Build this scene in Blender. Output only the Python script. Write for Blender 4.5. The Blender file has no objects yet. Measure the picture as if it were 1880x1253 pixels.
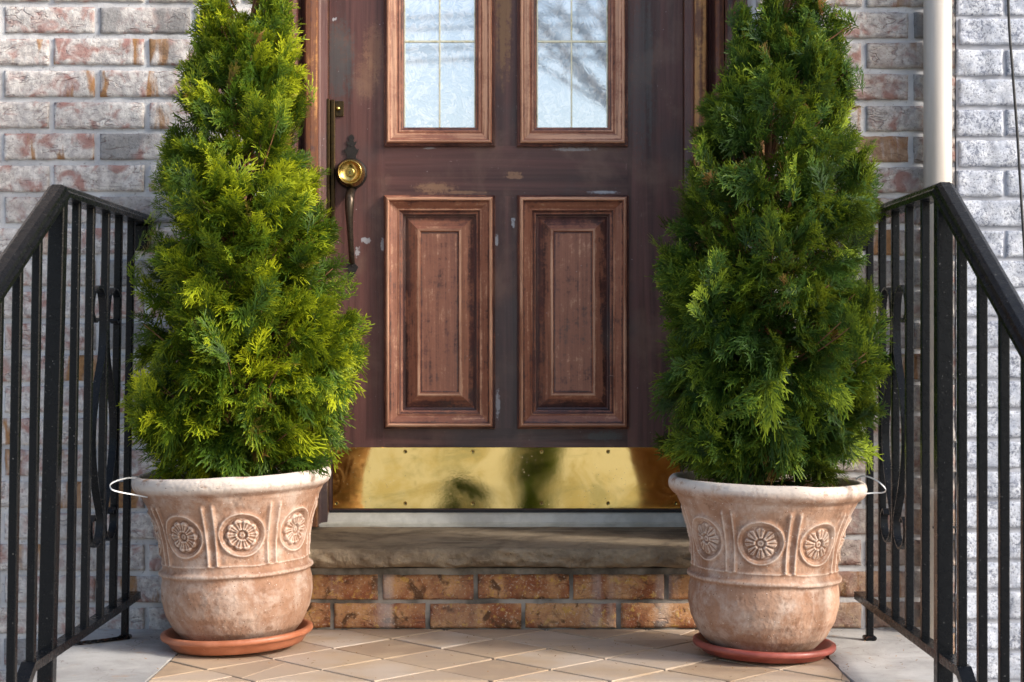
import bpy, math, random
import numpy as np
from mathutils import Vector, Matrix
R = math.radians
random.seed(7); rng = np.random.default_rng(11)
S = bpy.context.scene
COL = S.collection

# ------------------------------------------------------------------ camera, sky, sun, exposure
H = 0.673                      # camera height above the landing (landing top is z = 0)
F = 3050.0                     # focal length in pixels of the 1880 px wide photograph
cam_d = bpy.data.cameras.new('camera'); cam = bpy.data.objects.new('camera', cam_d); COL.objects.link(cam)
cam.location = (0, 0, H); cam.rotation_euler = (R(90), 0, 0)
cam_d.sensor_width = 36; cam_d.lens = 36 * F / 1880; cam_d.clip_start = 0.05; cam_d.clip_end = 2000
cam_d.dof.use_dof = True; cam_d.dof.focus_distance = 3.5; cam_d.dof.aperture_fstop = 9.0
S.camera = cam
SUN = Vector((0.80, -0.38, 0.50)).normalized()          # towards the sun
w = bpy.data.worlds.new('World'); S.world = w; w.use_nodes = True
nt = w.node_tree; nt.nodes.clear()
sky = nt.nodes.new('ShaderNodeTexSky'); sky.sky_type = 'NISHITA'; sky.sun_disc = False
sky.sun_elevation = math.asin(SUN.z); sky.sun_rotation = math.atan2(SUN.x, SUN.y)
sky.dust_density = 3.0; sky.air_density = 1.0; sky.ozone_density = 1.0
bg = nt.nodes.new('ShaderNodeBackground'); bg.inputs['Strength'].default_value = 0.15
wo = nt.nodes.new('ShaderNodeOutputWorld')
nt.links.new(sky.outputs[0], bg.inputs[0]); nt.links.new(bg.outputs[0], wo.inputs[0])
sd = bpy.data.lights.new('sun', 'SUN'); sd.energy = 2.0; sd.angle = R(9.0); sd.color = (1.0, 0.965, 0.915)
so = bpy.data.objects.new('sun', sd); COL.objects.link(so)
so.rotation_euler = SUN.to_track_quat('Z', 'Y').to_euler()
S.view_settings.view_transform = 'Standard'; S.view_settings.look = 'None'
S.view_settings.gamma = 1; S.view_settings.exposure = 1.0

# ------------------------------------------------------------------ helpers
def PX(px, y): return (px - 941.0) / F * y
def PZ(py, y): return H + (626.0 - py) / F * y
def P(px, py, y): return (PX(px, y), y, PZ(py, y))

def hsh(a, b, c):
    v = np.sin(a * 127.1 + b * 311.7 + c * 74.7) * 43758.5453
    return v - np.floor(v)
def vnoise(x, y, z):
    x, y, z = np.broadcast_arrays(np.asarray(x, float), np.asarray(y, float), np.asarray(z, float))
    xi, yi, zi = np.floor(x), np.floor(y), np.floor(z)
    f = lambda t: t * t * (3 - 2 * t)
    u, v, q = f(x - xi), f(y - yi), f(z - zi)
    L = lambda a, b, t: a + (b - a) * t
    c = lambda i, j, k: hsh(xi + i, yi + j, zi + k)
    return L(L(L(c(0,0,0), c(1,0,0), u), L(c(0,1,0), c(1,1,0), u), v),
             L(L(c(0,0,1), c(1,0,1), u), L(c(0,1,1), c(1,1,1), u), v), q) * 2 - 1
def fbm(x, y, z, o=4):
    s, a = 0, 1.0
    for i in range(o):
        s = s + a * vnoise(x * 2**i + i * 17.3, y * 2**i + i * 5.1, z * 2**i); a *= 0.5
    return s

BASE = {}
def empty(name, loc, label=None, cat=None, group=None):
    o = bpy.data.objects.new(name, None); COL.objects.link(o); o.location = loc
    o.empty_display_size = 0.05; BASE[o.name] = Vector(loc)
    tag(o, label, cat, group, 'thing'); return o
def tag(o, label=None, cat=None, group=None, kind=None):
    if label: o['label'] = label
    if cat: o['category'] = cat
    if group: o['group'] = group
    if kind: o['kind'] = kind
    elif cat and 'kind' not in o: o['kind'] = 'thing'
    return o
def rootbase(p):
    while p.parent: p = p.parent
    return BASE[p.name]
def make(name, V, Fc, mats, parent=None, base=None, smooth=False, attrs=None, matidx=None):
    """one mesh object from world-space vertices"""
    V = np.asarray(V, float).reshape(-1, 3)
    b = rootbase(parent) if parent else Vector(base if base is not None else (0, 0, 0))
    V = V - np.array(b)
    me = bpy.data.meshes.new(name)
    if isinstance(Fc, np.ndarray) and Fc.ndim == 2:
        n, k = Fc.shape
        me.vertices.add(len(V)); me.vertices.foreach_set('co', V.astype(np.float32).ravel())
        me.loops.add(n * k); me.loops.foreach_set('vertex_index', Fc.astype(np.int32).ravel())
        me.polygons.add(n); me.polygons.foreach_set('loop_start', np.arange(0, n * k, k, dtype=np.int32))
        me.update(calc_edges=True)
    else:
        me.from_pydata([tuple(v) for v in V], [], [tuple(int(i) for i in f) for f in Fc]); me.update()
    if smooth: me.polygons.foreach_set('use_smooth', np.ones(len(me.polygons), dtype=bool))
    for a, d in (attrs or {}).items():
        d = np.asarray(d, np.float32)
        if d.ndim == 1:
            at = me.attributes.new(a, 'FLOAT', 'POINT'); at.data.foreach_set('value', d)
        else:
            at = me.attributes.new(a, 'FLOAT_COLOR', 'POINT'); at.data.foreach_set('color', d.ravel())
    for m in (mats if isinstance(mats, (list, tuple)) else [mats]): me.materials.append(m)
    if matidx is not None: me.polygons.foreach_set('material_index', np.asarray(matidx, np.int32))
    o = bpy.data.objects.new(name, me); COL.objects.link(o)
    if parent: o.parent = parent
    else: o.location = b; BASE[o.name] = b
    return o

class MB:
    """collects shapes for one mesh"""
    def __init__(s): s.v = []; s.f = []; s.a = []; s.m = []; s.mi = 0; s.h = []
    def add(s, V, Fc, a=0.0):
        n = len(s.v); s.v += [tuple(map(float, v)) for v in V]
        s.f += [tuple(n + i for i in f) for f in Fc]; s.m += [s.mi] * len(Fc)
        s.a += list(a) if hasattr(a, '__len__') else [a] * len(V)
    def box(s, x0, x1, y0, y1, z0, z1, b=0.0):
        if b <= 0:
            V = [(x, y, z) for x in (x0, x1) for y in (y0, y1) for z in (z0, z1)]
            s.add(V, [(0,1,3,2), (4,6,7,5), (0,4,5,1), (2,3,7,6), (0,2,6,4), (1,5,7,3)]); return
        V = []; idx = {}
        for ix in (0, 1):
            for iy in (0, 1):
                for iz in (0, 1):
                    c = [(x0, x1)[ix], (y0, y1)[iy], (z0, z1)[iz]]
                    sg = [1 if i == 0 else -1 for i in (ix, iy, iz)]
                    for ax in range(3):
                        p = [c[k] + (0 if k == ax else sg[k] * b) for k in range(3)]
                        idx[(ix, iy, iz, ax)] = len(V); V.append(p)
        Fc = []
        for ax in range(3):
            for q in (0, 1):
                k = [(0,0), (1,0), (1,1), (0,1)]
                def ky(t):
                    l = list(t); l.insert(ax, q); return idx[(l[0], l[1], l[2], ax)]
                f = [ky(t) for t in k]; Fc.append(f if (q == 1) != (ax == 1) else f[::-1])
        for ax in range(3):
            o1, o2 = [k for k in range(3) if k != ax]
            for q1 in (0, 1):
                for q2 in (0, 1):
                    def kk(t, a):
                        l = [0, 0, 0]; l[ax] = t; l[o1] = q1; l[o2] = q2; return idx[(l[0], l[1], l[2], a)]
                    Fc.append([kk(0, o1), kk(1, o1), kk(1, o2), kk(0, o2)])
        for ix in (0, 1):
            for iy in (0, 1):
                for iz in (0, 1): Fc.append([idx[(ix, iy, iz, a)] for a in range(3)])
        s.add(V, Fc)
    def lathe(s, prof, c, axis='Z', n=48, cap=(False, False)):
        V = []; m = len(prof)
        for i in range(n):
            t = 2 * math.pi * i / n; ct, st = math.cos(t), math.sin(t)
            for r, h in prof:
                if axis == 'Z': V.append((c[0] + r * ct, c[1] + r * st, c[2] + h))
                elif axis == 'Y': V.append((c[0] + r * ct, c[1] - h, c[2] + r * st))
                else: V.append((c[0] + h, c[1] + r * ct, c[2] + r * st))
        Fc = [(i*m+j, ((i+1) % n)*m+j, ((i+1) % n)*m+j+1, i*m+j+1) for i in range(n) for j in range(m-1)]
        if cap[0]: Fc.append([i*m for i in range(n)][::-1])
        if cap[1]: Fc.append([i*m+m-1 for i in range(n)])
        s.add(V, Fc)
    def sweep(s, path, prof, side, cap=True, closed=False):
        """prof points (a along side, b along side x tangent)"""
        path = [Vector(p) for p in path]; side = Vector(side).normalized(); n = len(path); V = []; m = len(prof)
        for i, p in enumerate(path):
            if closed: t0 = (p - path[i-1]).normalized(); t1 = (path[(i+1) % n] - p).normalized()
            else:
                t0 = (p - path[i-1]).normalized() if i else (path[1] - p).normalized()
                t1 = (path[i+1] - p).normalized() if i < n-1 else t0
            t = (t0 + t1).normalized(); k = 1 / max(0.5, t.dot(t1))
            sd_ = (side - t * side.dot(t)).normalized(); nn = t.cross(sd_).normalized()
            for a, b in prof: V.append(p + sd_ * a + nn * b * k)
        rg = n if closed else n - 1
        Fc = [(i*m+j, i*m+(j+1) % m, ((i+1) % n)*m+(j+1) % m, ((i+1) % n)*m+j) for i in range(rg) for j in range(m)]
        if cap and not closed: Fc += [tuple(range(m))[::-1], tuple((n-1)*m+j for j in range(m))]
        s.add(V, Fc)
    def tube(s, path, rad, n=8, closed=False):
        path = [Vector(p) for p in path]; k = len(path)
        rads = rad if hasattr(rad, '__len__') else [rad] * k
        V = []; ref = Vector((0.13, 0.37, 0.92)).normalized()
        for i, p in enumerate(path):
            a = path[i-1] if (i or closed) else p; b = path[(i+1) % k] if (i < k-1 or closed) else p
            t = (b - a).normalized(); u = t.cross(ref)
            if u.length < 1e-3: u = t.cross(Vector((1, 0, 0)))
            u.normalize(); v = t.cross(u)
            for j in range(n):
                q = 2 * math.pi * j / n; V.append(p + (u * math.cos(q) + v * math.sin(q)) * rads[i])
        rg = k if closed else k - 1
        Fc = [(i*n+j, i*n+(j+1) % n, ((i+1) % k)*n+(j+1) % n, ((i+1) % k)*n+j) for i in range(rg) for j in range(n)]
        if not closed: Fc += [tuple(range(n))[::-1], tuple((k-1)*n+j for j in range(n))]
        s.add(V, Fc)
    def rects(s, loops, fill=True):
        """nested rectangles (x0,x1,z0,z1,y,wear) lofted one into the next, seen from -Y"""
        C = lambda l: [(l[0], l[4], l[2]), (l[1], l[4], l[2]), (l[1], l[4], l[3]), (l[0], l[4], l[3])]
        for l0, l1 in zip(loops, loops[1:]):
            for j in range(4):
                k = (j + 1) % 4; s.add([C(l0)[j], C(l0)[k], C(l1)[k], C(l1)[j]], [(0, 1, 2, 3)], [l0[5], l0[5], l1[5], l1[5]]); s.h += [1.0 - (j % 2)] * 4
        if fill: s.add(C(loops[-1]), [(0, 1, 2, 3)], loops[-1][5]); s.h += [0.0] * 4
    def plate(s, pts, y, th):
        """outline in XZ (counter-clockwise seen from -Y), front at y, thickness th backwards"""
        n = len(pts); V = [(x, y, z) for x, z in pts] + [(x, y + th, z) for x, z in pts]
        s.add(V, [tuple(range(n)), tuple(range(2*n-1, n-1, -1))] + [(i, n+i, n+(i+1) % n, (i+1) % n) for i in range(n)])
    def make(s, name, mats, parent=None, base=None, smooth=False, wear=False):
        return make(name, s.v, s.f, mats, parent, base, smooth, ({'wear': s.a, 'hz': s.h} if len(s.h) == len(s.v) and s.h else {'wear': s.a}) if wear else None, s.m)

def smooth_path(pts, n=6, closed=False):
    pts = [Vector(p) for p in pts]; out = []; k = len(pts)
    for i in range(k if closed else k - 1):
        g = lambda j: pts[j % k] if closed else pts[min(max(j, 0), k-1)]
        p0, p1, p2, p3 = g(i-1), g(i), g(i+1), g(i+2)
        for j in range(n):
            t = j / n
            out.append(0.5 * ((2*p1) + (p2-p0)*t + (2*p0-5*p1+4*p2-p3)*t*t + (3*p1-p0-3*p2+p3)*t**3))
    if not closed: out.append(pts[-1])
    return out

# ------------------------------------------------------------------ materials
class MT:
    def __init__(s, name):
        s.m = bpy.data.materials.new(name); s.m.use_nodes = True; s.t = s.m.node_tree
        s.p = s.t.nodes['Principled BSDF']; s.out = s.t.nodes['Material Output']
    def nd(s, ty, **k):
        n = s.t.nodes.new(ty)
        for a, b in k.items(): setattr(n, a, b)
        return n
    def put(s, sock, v):
        if isinstance(v, bpy.types.NodeSocket): s.t.links.new(v, sock)
        elif v is not None:
            if sock.type == 'RGBA' and len(v) == 3: v = (*v, 1)
            sock.default_value = v
    def co(s, sc=None, rot=None, off=None):
        c = s.nd('ShaderNodeTexCoord').outputs['Object']
        if sc is None and rot is None and off is None: return c
        m = s.nd('ShaderNodeMapping'); s.put(m.inputs[0], c)
        if sc: m.inputs['Scale'].default_value = sc
        if rot: m.inputs['Rotation'].default_value = rot
        if off is not None: s.put(m.inputs['Location'], off)
        return m.outputs[0]
    def attr(s, n, out='Fac'):
        return s.nd('ShaderNodeAttribute', attribute_name=n).outputs[out]
    def noise(s, v, sc=5, d=4, r=0.55, dist=0.0, col=False):
        n = s.nd('ShaderNodeTexNoise'); s.put(n.inputs['Vector'], v)
        n.inputs['Scale'].default_value = sc; n.inputs['Detail'].default_value = d
        n.inputs['Roughness'].default_value = r; n.inputs['Distortion'].default_value = dist
        return n.outputs['Color' if col else 'Fac']
    def vor(s, v, sc=5, feature='F1', out='Distance'):
        n = s.nd('ShaderNodeTexVoronoi', feature=feature); s.put(n.inputs['Vector'], v); n.inputs['Scale'].default_value = sc
        return n.outputs[out]
    def M(s, op, a, b=None, c=None, clamp=False):
        n = s.nd('ShaderNodeMath', operation=op); n.use_clamp = clamp
        for i, v in enumerate((a, b, c)):
            if v is not None: s.put(n.inputs[i], v)
        return n.outputs[0]
    def V(s, op, a, b):
        n = s.nd('ShaderNodeVectorMath', operation=op); s.put(n.inputs[0], a); s.put(n.inputs[1], b); return n.outputs[0]
    def rng(s, v, a, b, c=0.0, d=1.0):
        n = s.nd('ShaderNodeMapRange', interpolation_type='SMOOTHSTEP')
        for i, q in enumerate((v, a, b, c, d)): s.put(n.inputs[i], q)
        return n.outputs[0]
    def mix(s, f, a, b, mode='MIX'):
        n = s.nd('ShaderNodeMix', data_type='RGBA', blend_type=mode); n.clamp_factor = True
        s.put(n.inputs[0], f); s.put(n.inputs[6], a); s.put(n.inputs[7], b); return n.outputs[2]
    def ramp(s, f, st, interp='LINEAR'):
        n = s.nd('ShaderNodeValToRGB'); s.put(n.inputs[0], f); e = n.color_ramp.elements; n.color_ramp.interpolation = interp
        while len(e) < len(st): e.new(0.5)
        for k, (p, c) in zip(e, st): k.position = p; k.color = (*c, 1)
        return n.outputs[0]
    def bump(s, h, st=0.5, dist=0.01, prev=None):
        n = s.nd('ShaderNodeBump'); n.inputs['Strength'].default_value = st; n.inputs['Distance'].default_value = dist
        s.put(n.inputs['Height'], h)
        if prev is not None: s.put(n.inputs['Normal'], prev)
        return n.outputs[0]
    def sep(s, v):
        n = s.nd('ShaderNodeSeparateXYZ'); s.put(n.inputs[0], v); return n.outputs
    def fin(s, col=None, rough=None, metal=None, nrm=None, spec=None, **k):
        for nme, v in (('Base Color', col), ('Roughness', rough), ('Metallic', metal), ('Normal', nrm), ('Specular IOR Level', spec)):
            if v is not None: s.put(s.p.inputs[nme], v)
        for a, v in k.items(): s.put(s.p.inputs[a.replace('_', ' ')], v)
        return s.m

def weather(t, col):
    a = t.noise(t.co((1, 1, 0.45)), 5.5, 6, 0.65, 0.5); b = t.noise(t.co((9, 9, 0.8)), 1.0, 5, 0.6)
    col = t.mix(t.M('MULTIPLY', t.rng(a, 0.52, 0.70), 0.38), col, (0.16, 0.145, 0.135))
    return t.mix(t.M('MULTIPLY', t.rng(b, 0.56, 0.70), 0.35), col, (0.64, 0.62, 0.60))
def mat_brick():
    t = MT('pale_brick'); a = t.nd('ShaderNodeAttribute', attribute_name='bt')
    rgb = t.nd('ShaderNodeSeparateColor'); t.put(rgb.inputs[0], a.outputs['Color'])
    rnd, typ, warm = rgb.outputs[0], rgb.outputs[1], rgb.outputs[2]
    off = t.nd('ShaderNodeCombineXYZ'); t.put(off.inputs[0], t.M('MULTIPLY', rnd, 37.0)); t.put(off.inputs[1], t.M('MULTIPLY', rnd, 11.0))
    v = t.V('ADD', t.co(), off.outputs[0])
    wob = t.noise(v, 22, 3, 0.6, 0.6); fine = t.noise(v, 170, 4, 0.7); mid = t.noise(v, 55, 5, 0.7)
    # limewashed pale face over a rosy body
    pale = t.mix(t.rng(mid, 0.35, 0.66), (0.40, 0.365, 0.35), (0.68, 0.64, 0.60))
    rose = t.mix(mid, (0.27, 0.13, 0.115), (0.46, 0.29, 0.25))
    col = t.mix(t.rng(wob, 0.47, 0.68), pale, rose)
    grey = t.mix(fine, (0.14, 0.135, 0.135), (0.40, 0.385, 0.375))
    col = t.mix(t.M('MULTIPLY', t.rng(typ, 0.22, 0.14), t.rng(t.noise(v, 9, 2), 0.36, 0.5)), col, grey)
    mp = t.nd('ShaderNodeMapping'); t.put(mp.inputs[0], v); mp.inputs['Scale'].default_value = (13, 1, 3)
    band = t.noise(mp.outputs[0], 1.0, 4, 0.55, 0.5)
    tan = t.mix(mid, (0.19, 0.085, 0.032), (0.47, 0.27, 0.13))
    col = t.mix(t.M('MULTIPLY', t.rng(band, 0.53, 0.60), t.rng(typ, 0.58, 0.70)), col, tan)
    # warmer, stained bricks of the riser
    wcol = t.mix(t.rng(t.noise(v, 14, 4, 0.6, 0.4), 0.34, 0.66), (0.29, 0.10, 0.045), (0.58, 0.32, 0.15))
    wcol = t.mix(t.rng(mid, 0.54, 0.66), wcol, (0.58, 0.34, 0.09)); wcol = t.mix(t.rng(wob, 0.54, 0.66), wcol, (0.13, 0.065, 0.032))
    wcol = t.mix(t.rng(fine, 0.56, 0.70), wcol, (0.60, 0.46, 0.34))
    col = t.mix(warm, col, wcol)
    # dragged creases
    cv = t.nd('ShaderNodeMapping'); t.put(cv.inputs[0], v); cv.inputs['Rotation'].default_value = (0, R(38), 0); cv.inputs['Scale'].default_value = (8, 8, 24)
    cr = t.M('ABSOLUTE', t.M('SUBTRACT', t.noise(cv.outputs[0], 1.5, 2, 0.5, 0.9), 0.5))
    line = t.M('MULTIPLY', t.rng(cr, 0.014, 0.002), t.rng(t.noise(v, 12, 2), 0.46, 0.56))
    col = t.mix(t.M('MULTIPLY', line, 0.35), col, (0.24, 0.10, 0.09))
    pit = t.rng(fine, 0.43, 0.33)
    col = t.mix(t.M('MULTIPLY', pit, 0.6), col, (0.12, 0.09, 0.085))
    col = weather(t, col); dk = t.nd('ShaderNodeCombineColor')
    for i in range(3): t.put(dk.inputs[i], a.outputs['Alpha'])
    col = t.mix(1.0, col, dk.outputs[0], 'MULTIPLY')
    h = t.M('ADD', t.M('MULTIPLY', fine, 0.5), t.M('ADD', t.M('MULTIPLY', mid, 0.9), t.M('MULTIPLY', line, -0.9)))
    return t.fin(col, 0.92, nrm=t.bump(h, 0.75, 0.005), spec=0.2)
def mat_mortar():
    t = MT('mortar'); v = t.co(); n = t.noise(v, 120, 5, 0.7); m = t.noise(v, 9, 4)
    col = t.mix(t.rng(m, 0.35, 0.65), (0.43, 0.43, 0.445), (0.585, 0.58, 0.58)); col = t.mix(t.rng(n, 0.42, 0.30), col, (0.25, 0.245, 0.24)); col = weather(t, col)
    return t.fin(col, 0.95, nrm=t.bump(n, 0.6, 0.003), spec=0.15)
def mat_mortar_warm():
    t = MT('dirty_mortar'); v = t.co(); n = t.noise(v, 120, 5, 0.7); m = t.noise(v, 14, 4)
    col = t.mix(t.rng(m, 0.35, 0.65), (0.12, 0.108, 0.09), (0.36, 0.33, 0.285))
    return t.fin(col, 0.95, nrm=t.bump(n, 0.6, 0.003), spec=0.15)
def mat_whitebrick():
    t = MT('white_painted_block'); a = t.nd('ShaderNodeAttribute', attribute_name='bt'); v = t.co()
    n = t.noise(v, 150, 6, 0.8, 0.3); g = t.noise(v, 17, 4, 0.6); m = t.noise(v, 45, 4, 0.6)
    col = t.mix(t.rng(m, 0.3, 0.7), (0.42, 0.455, 0.535), (0.61, 0.64, 0.70))
    k = t.M('MULTIPLY', t.rng(t.M('ADD', n, t.M('MULTIPLY', g, 0.30)), 0.665, 0.55), 0.76)
    col = t.mix(k, col, (0.085, 0.10, 0.15)); col = t.mix(t.M('MULTIPLY', t.rng(g, 0.54, 0.68), 0.45), col, (0.24, 0.27, 0.34))
    return t.fin(col, 0.75, nrm=t.bump(t.M('ADD', n, t.M('MULTIPLY', m, 1.2)), 0.7, 0.005), spec=0.3)
def mat_whitemortar():
    t = MT('grey_painted_joint'); v = t.co(); n = t.noise(v, 90, 5, 0.7)
    return t.fin(t.mix(n, (0.30, 0.32, 0.37), (0.45, 0.46, 0.50)), 0.85, nrm=t.bump(n, 0.5, 0.003))
def door_wood(name, axis, bare=((0.27, 0.115, 0.062), (0.66, 0.37, 0.235)), mid=((0.165, 0.058, 0.034), (0.42, 0.175, 0.105))):
    """dark purple-brown worn paint with the grain along axis; wear attribute shows bare wood"""
    t = MT(name); sc = (85, 85, 3.2) if axis == 'Z' else (3.2, 85, 85)
    g = t.noise(t.co(sc), 1.0, 5, 0.65, 0.4); g2 = t.noise(t.co(tuple(k * 0.3 for k in sc)), 1.0, 4, 0.6, 0.8)
    if name in ('worn_moulding',):
        hz = t.attr('hz'); gx = t.noise(t.co((3.2, 85, 85)), 1.0, 5, 0.65, 0.4)
        g = t.M('ADD', t.M('MULTIPLY', g, t.M('SUBTRACT', 1.0, hz)), t.M('MULTIPLY', gx, hz))
    v = t.co(); m = t.noise(v, 6, 5, 0.6, 0.3); f = t.noise(v, 150, 4, 0.7); b = t.noise(v, 34, 6, 0.75)
    base = t.mix(t.rng(g2, 0.3, 0.7), (0.044, 0.0165, 0.0145), (0.135, 0.054, 0.045))
    base = t.mix(t.M('MULTIPLY', t.rng(m, 0.47, 0.66), 0.75), base, (0.155, 0.085, 0.062))
    base = t.mix(t.M('MULTIPLY', t.rng(t.noise(t.co(off=(3, 1, 7)), 3.2, 4), 0.53, 0.66), 0.40), base, (0.055, 0.050, 0.052))
    wood = t.mix(t.rng(g, 0.32, 0.66), bare[0], bare[1])
    red = t.mix(g, *mid)
    wr = t.attr('wear')
    e = t.M('ADD', wr, t.M('MULTIPLY', t.M('SUBTRACT', t.M('ADD', t.M('MULTIPLY', b, 0.45), t.M('ADD', t.M('MULTIPLY', f, 0.30), t.M('MULTIPLY', g, 0.6))), 0.675), 1.6))
    if name != 'door_paint_upright' and name != 'door_paint_level':
        e = t.M('ADD', e, t.M('MULTIPLY', t.M('SUBTRACT', t.noise(v, 13, 6, 0.72, 0.5), 0.5), 1.1))
    col = t.mix(t.rng(e, 0.22, 0.52), base, red)
    col = t.mix(t.rng(e, 0.60, 0.92), col, wood)
    col = t.mix(t.M('MULTIPLY', t.rng(f, 0.675, 0.72), 0.55), col, (0.42, 0.33, 0.29))
    sc1 = t.noise(t.co((40, 40, 260), (0, R(24), 0)), 1.0, 3, 0.6, 0.6); sc2 = t.noise(t.co((260, 40, 34), (0, R(-12), 0)), 1.0, 3, 0.6, 0.6)
    gate = t.rng(t.noise(v, 8, 4), 0.50, 0.60)
    col = t.mix(t.M('MULTIPLY', t.M('MULTIPLY', t.M('MAXIMUM', t.rng(sc1, 0.70, 0.74), t.rng(sc2, 0.69, 0.73)), gate), 0.6), col, (0.40, 0.30, 0.26))
    col = t.mix(t.M('MULTIPLY', t.rng(t.vor(v, 70), 0.10, 0.06), t.M('MULTIPLY', t.rng(t.noise(v, 11, 3), 0.54, 0.62), 0.8)), col, (0.46, 0.42, 0.42))
    r = t.rng(g, 0.3, 0.7, 0.34, 0.52)
    h = t.M('ADD', t.M('MULTIPLY', g, 1.0), t.M('MULTIPLY', f, 0.35))
    t.g = g; t.b = b; t.f = f; t.h = h; t.r = r; t.col = col
    return t
def chips(t, col, lst):
    """patches where the paint has come away or been touched up: (x, z, rx, rz, colour, amount)"""
    x, y, z = t.sep(t.co())
    nz = t.M('ADD', t.M('MULTIPLY', t.M('SUBTRACT', t.noise(t.co(), 70, 4, 0.7), 0.5), 4.5), t.M('ADD', t.M('MULTIPLY', t.M('SUBTRACT', t.noise(t.co(), 300, 3, 0.7), 0.5), 3.0), t.M('MULTIPLY', t.M('SUBTRACT', t.g, 0.5), 4.0)))
    for cx, cz, rx, rz, c, am in lst:
        d = t.M('ADD', t.M('POWER', t.M('DIVIDE', t.M('SUBTRACT', x, cx), rx), 2.0), t.M('POWER', t.M('DIVIDE', t.M('SUBTRACT', z, cz), rz), 2.0))
        big = rx > 0.02 or rz > 0.05
        if c == wht: am *= .8
        col = t.mix(t.M('MULTIPLY', t.rng(t.M('ADD', d, nz), 1.6 if big else 0.95, 0.1 if big else 0.6), am), col, c)
    return col
def mat_paint_iron():
    t = MT('black_painted_iron'); v = t.co(); n = t.noise(v, 60, 4, 0.6); f = t.noise(v, 240, 3, 0.6)
    col = t.mix(t.rng(f, 0.69, 0.75), (0.0035, 0.0042, 0.0055), (0.14, 0.14, 0.14))
    col = t.mix(t.rng(t.noise(v, 18, 4), 0.70, 0.76), col, (0.03, 0.028, 0.028))
    rx, ry, rz = t.sep(t.co()); col = t.mix(t.M('MULTIPLY', t.rng(rz, 0.05, 0.0), t.rng(t.noise(v, 90, 5, 0.7), 0.52, 0.66)), col, (0.06, 0.025, 0.013))
    return t.fin(col, t.rng(n, 0.3, 0.7, 0.22, 0.36), nrm=t.bump(t.M('ADD', n, t.M('MULTIPLY', f, 0.4)), 0.18, 0.003), spec=0.17)
def mat_terracotta():
    t = MT('weathered_terracotta'); v = t.V('ADD', t.co(), t.V('MULTIPLY', t.nd('ShaderNodeObjectInfo').outputs['Location'], (3.1, 2.3, 0))); n = t.noise(v, 11, 6, 0.62, 0.4); f = t.noise(v, 130, 4, 0.7); b = t.noise(v, 32, 5, 0.65)
    x, y, z = t.sep(t.co())
    clay = t.mix(t.rng(n, 0.32, 0.66), (0.285, 0.152, 0.094), (0.41, 0.252, 0.172))
    col = t.mix(t.M('MULTIPLY', t.rng(t.noise(v, 17, 6, 0.7, 0.3), 0.42, 0.70), 0.85), clay, (0.52, 0.405, 0.335))
    col = t.mix(t.M('MULTIPLY', t.rng(b, 0.57, 0.70), 0.75), col, (0.22, 0.115, 0.07))
    mpv = t.nd('ShaderNodeMapping'); t.put(mpv.inputs[0], v); mpv.inputs['Scale'].default_value = (26, 26, 2.2)
    col = t.mix(t.M('MULTIPLY', t.rng(t.noise(mpv.outputs[0], 1.0, 5, 0.6, 0.6), 0.58, 0.72), 0.4), col, (0.54, 0.44, 0.38))
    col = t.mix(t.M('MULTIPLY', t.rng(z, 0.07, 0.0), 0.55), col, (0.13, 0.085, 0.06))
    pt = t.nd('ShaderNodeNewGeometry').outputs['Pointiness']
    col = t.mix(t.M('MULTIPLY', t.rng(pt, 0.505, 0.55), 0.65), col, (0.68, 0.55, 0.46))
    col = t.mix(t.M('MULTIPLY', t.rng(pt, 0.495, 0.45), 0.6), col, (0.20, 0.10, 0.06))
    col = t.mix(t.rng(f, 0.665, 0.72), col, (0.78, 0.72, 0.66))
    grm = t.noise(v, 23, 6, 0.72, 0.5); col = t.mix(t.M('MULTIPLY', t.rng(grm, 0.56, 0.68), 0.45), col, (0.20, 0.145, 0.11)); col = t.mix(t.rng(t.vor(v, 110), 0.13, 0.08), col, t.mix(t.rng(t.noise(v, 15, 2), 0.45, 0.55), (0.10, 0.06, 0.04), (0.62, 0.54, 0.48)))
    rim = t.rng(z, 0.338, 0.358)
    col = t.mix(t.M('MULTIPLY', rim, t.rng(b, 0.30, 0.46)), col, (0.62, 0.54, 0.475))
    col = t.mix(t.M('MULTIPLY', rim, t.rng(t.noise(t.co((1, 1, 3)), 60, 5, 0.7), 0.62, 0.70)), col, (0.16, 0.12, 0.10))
    return t.fin(col, 0.9, nrm=t.bump(t.M('ADD', b, t.M('MULTIPLY', f, 0.6)), 0.4, 0.004), spec=0.2)
def mat_plastic(name, c1, c2):
    t = MT(name); v = t.co(); n = t.noise(v, 26, 5, 0.65); f = t.noise(v, 120, 4, 0.7)
    col = t.mix(t.rng(n, 0.35, 0.7), c1, c2); col = t.mix(t.rng(f, 0.66, 0.74), col, (0.55, 0.33, 0.25))
    return t.fin(col, t.rng(n, 0.3, 0.7, 0.35, 0.55), nrm=t.bump(n, 0.15, 0.003))
def mat_leaf(name, dark, mid, lite):
    t = MT(name); a = t.nd('ShaderNodeAttribute', attribute_name='bt'); rgb = t.nd('ShaderNodeSeparateColor'); t.put(rgb.inputs[0], a.outputs['Color'])
    col = t.ramp(rgb.outputs[0], [(0.0, dark), (0.5, mid), (1.0, lite)])
    col = t.mix(rgb.outputs[1], col, (0.21, 0.095, 0.030))
    t.fin(col, 0.55, spec=0.22)
    tr = t.nd('ShaderNodeBsdfTranslucent'); t.put(tr.inputs[0], t.mix(0.6, col, (0.40, 0.48, 0.03), 'MIX'))
    mx = t.nd('ShaderNodeMixShader'); mx.inputs[0].default_value = 0.22
    t.t.links.new(t.p.outputs[0], mx.inputs[1]); t.t.links.new(tr.outputs[0], mx.inputs[2]); t.t.links.new(mx.outputs[0], t.out.inputs[0])
    return t.m
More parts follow.
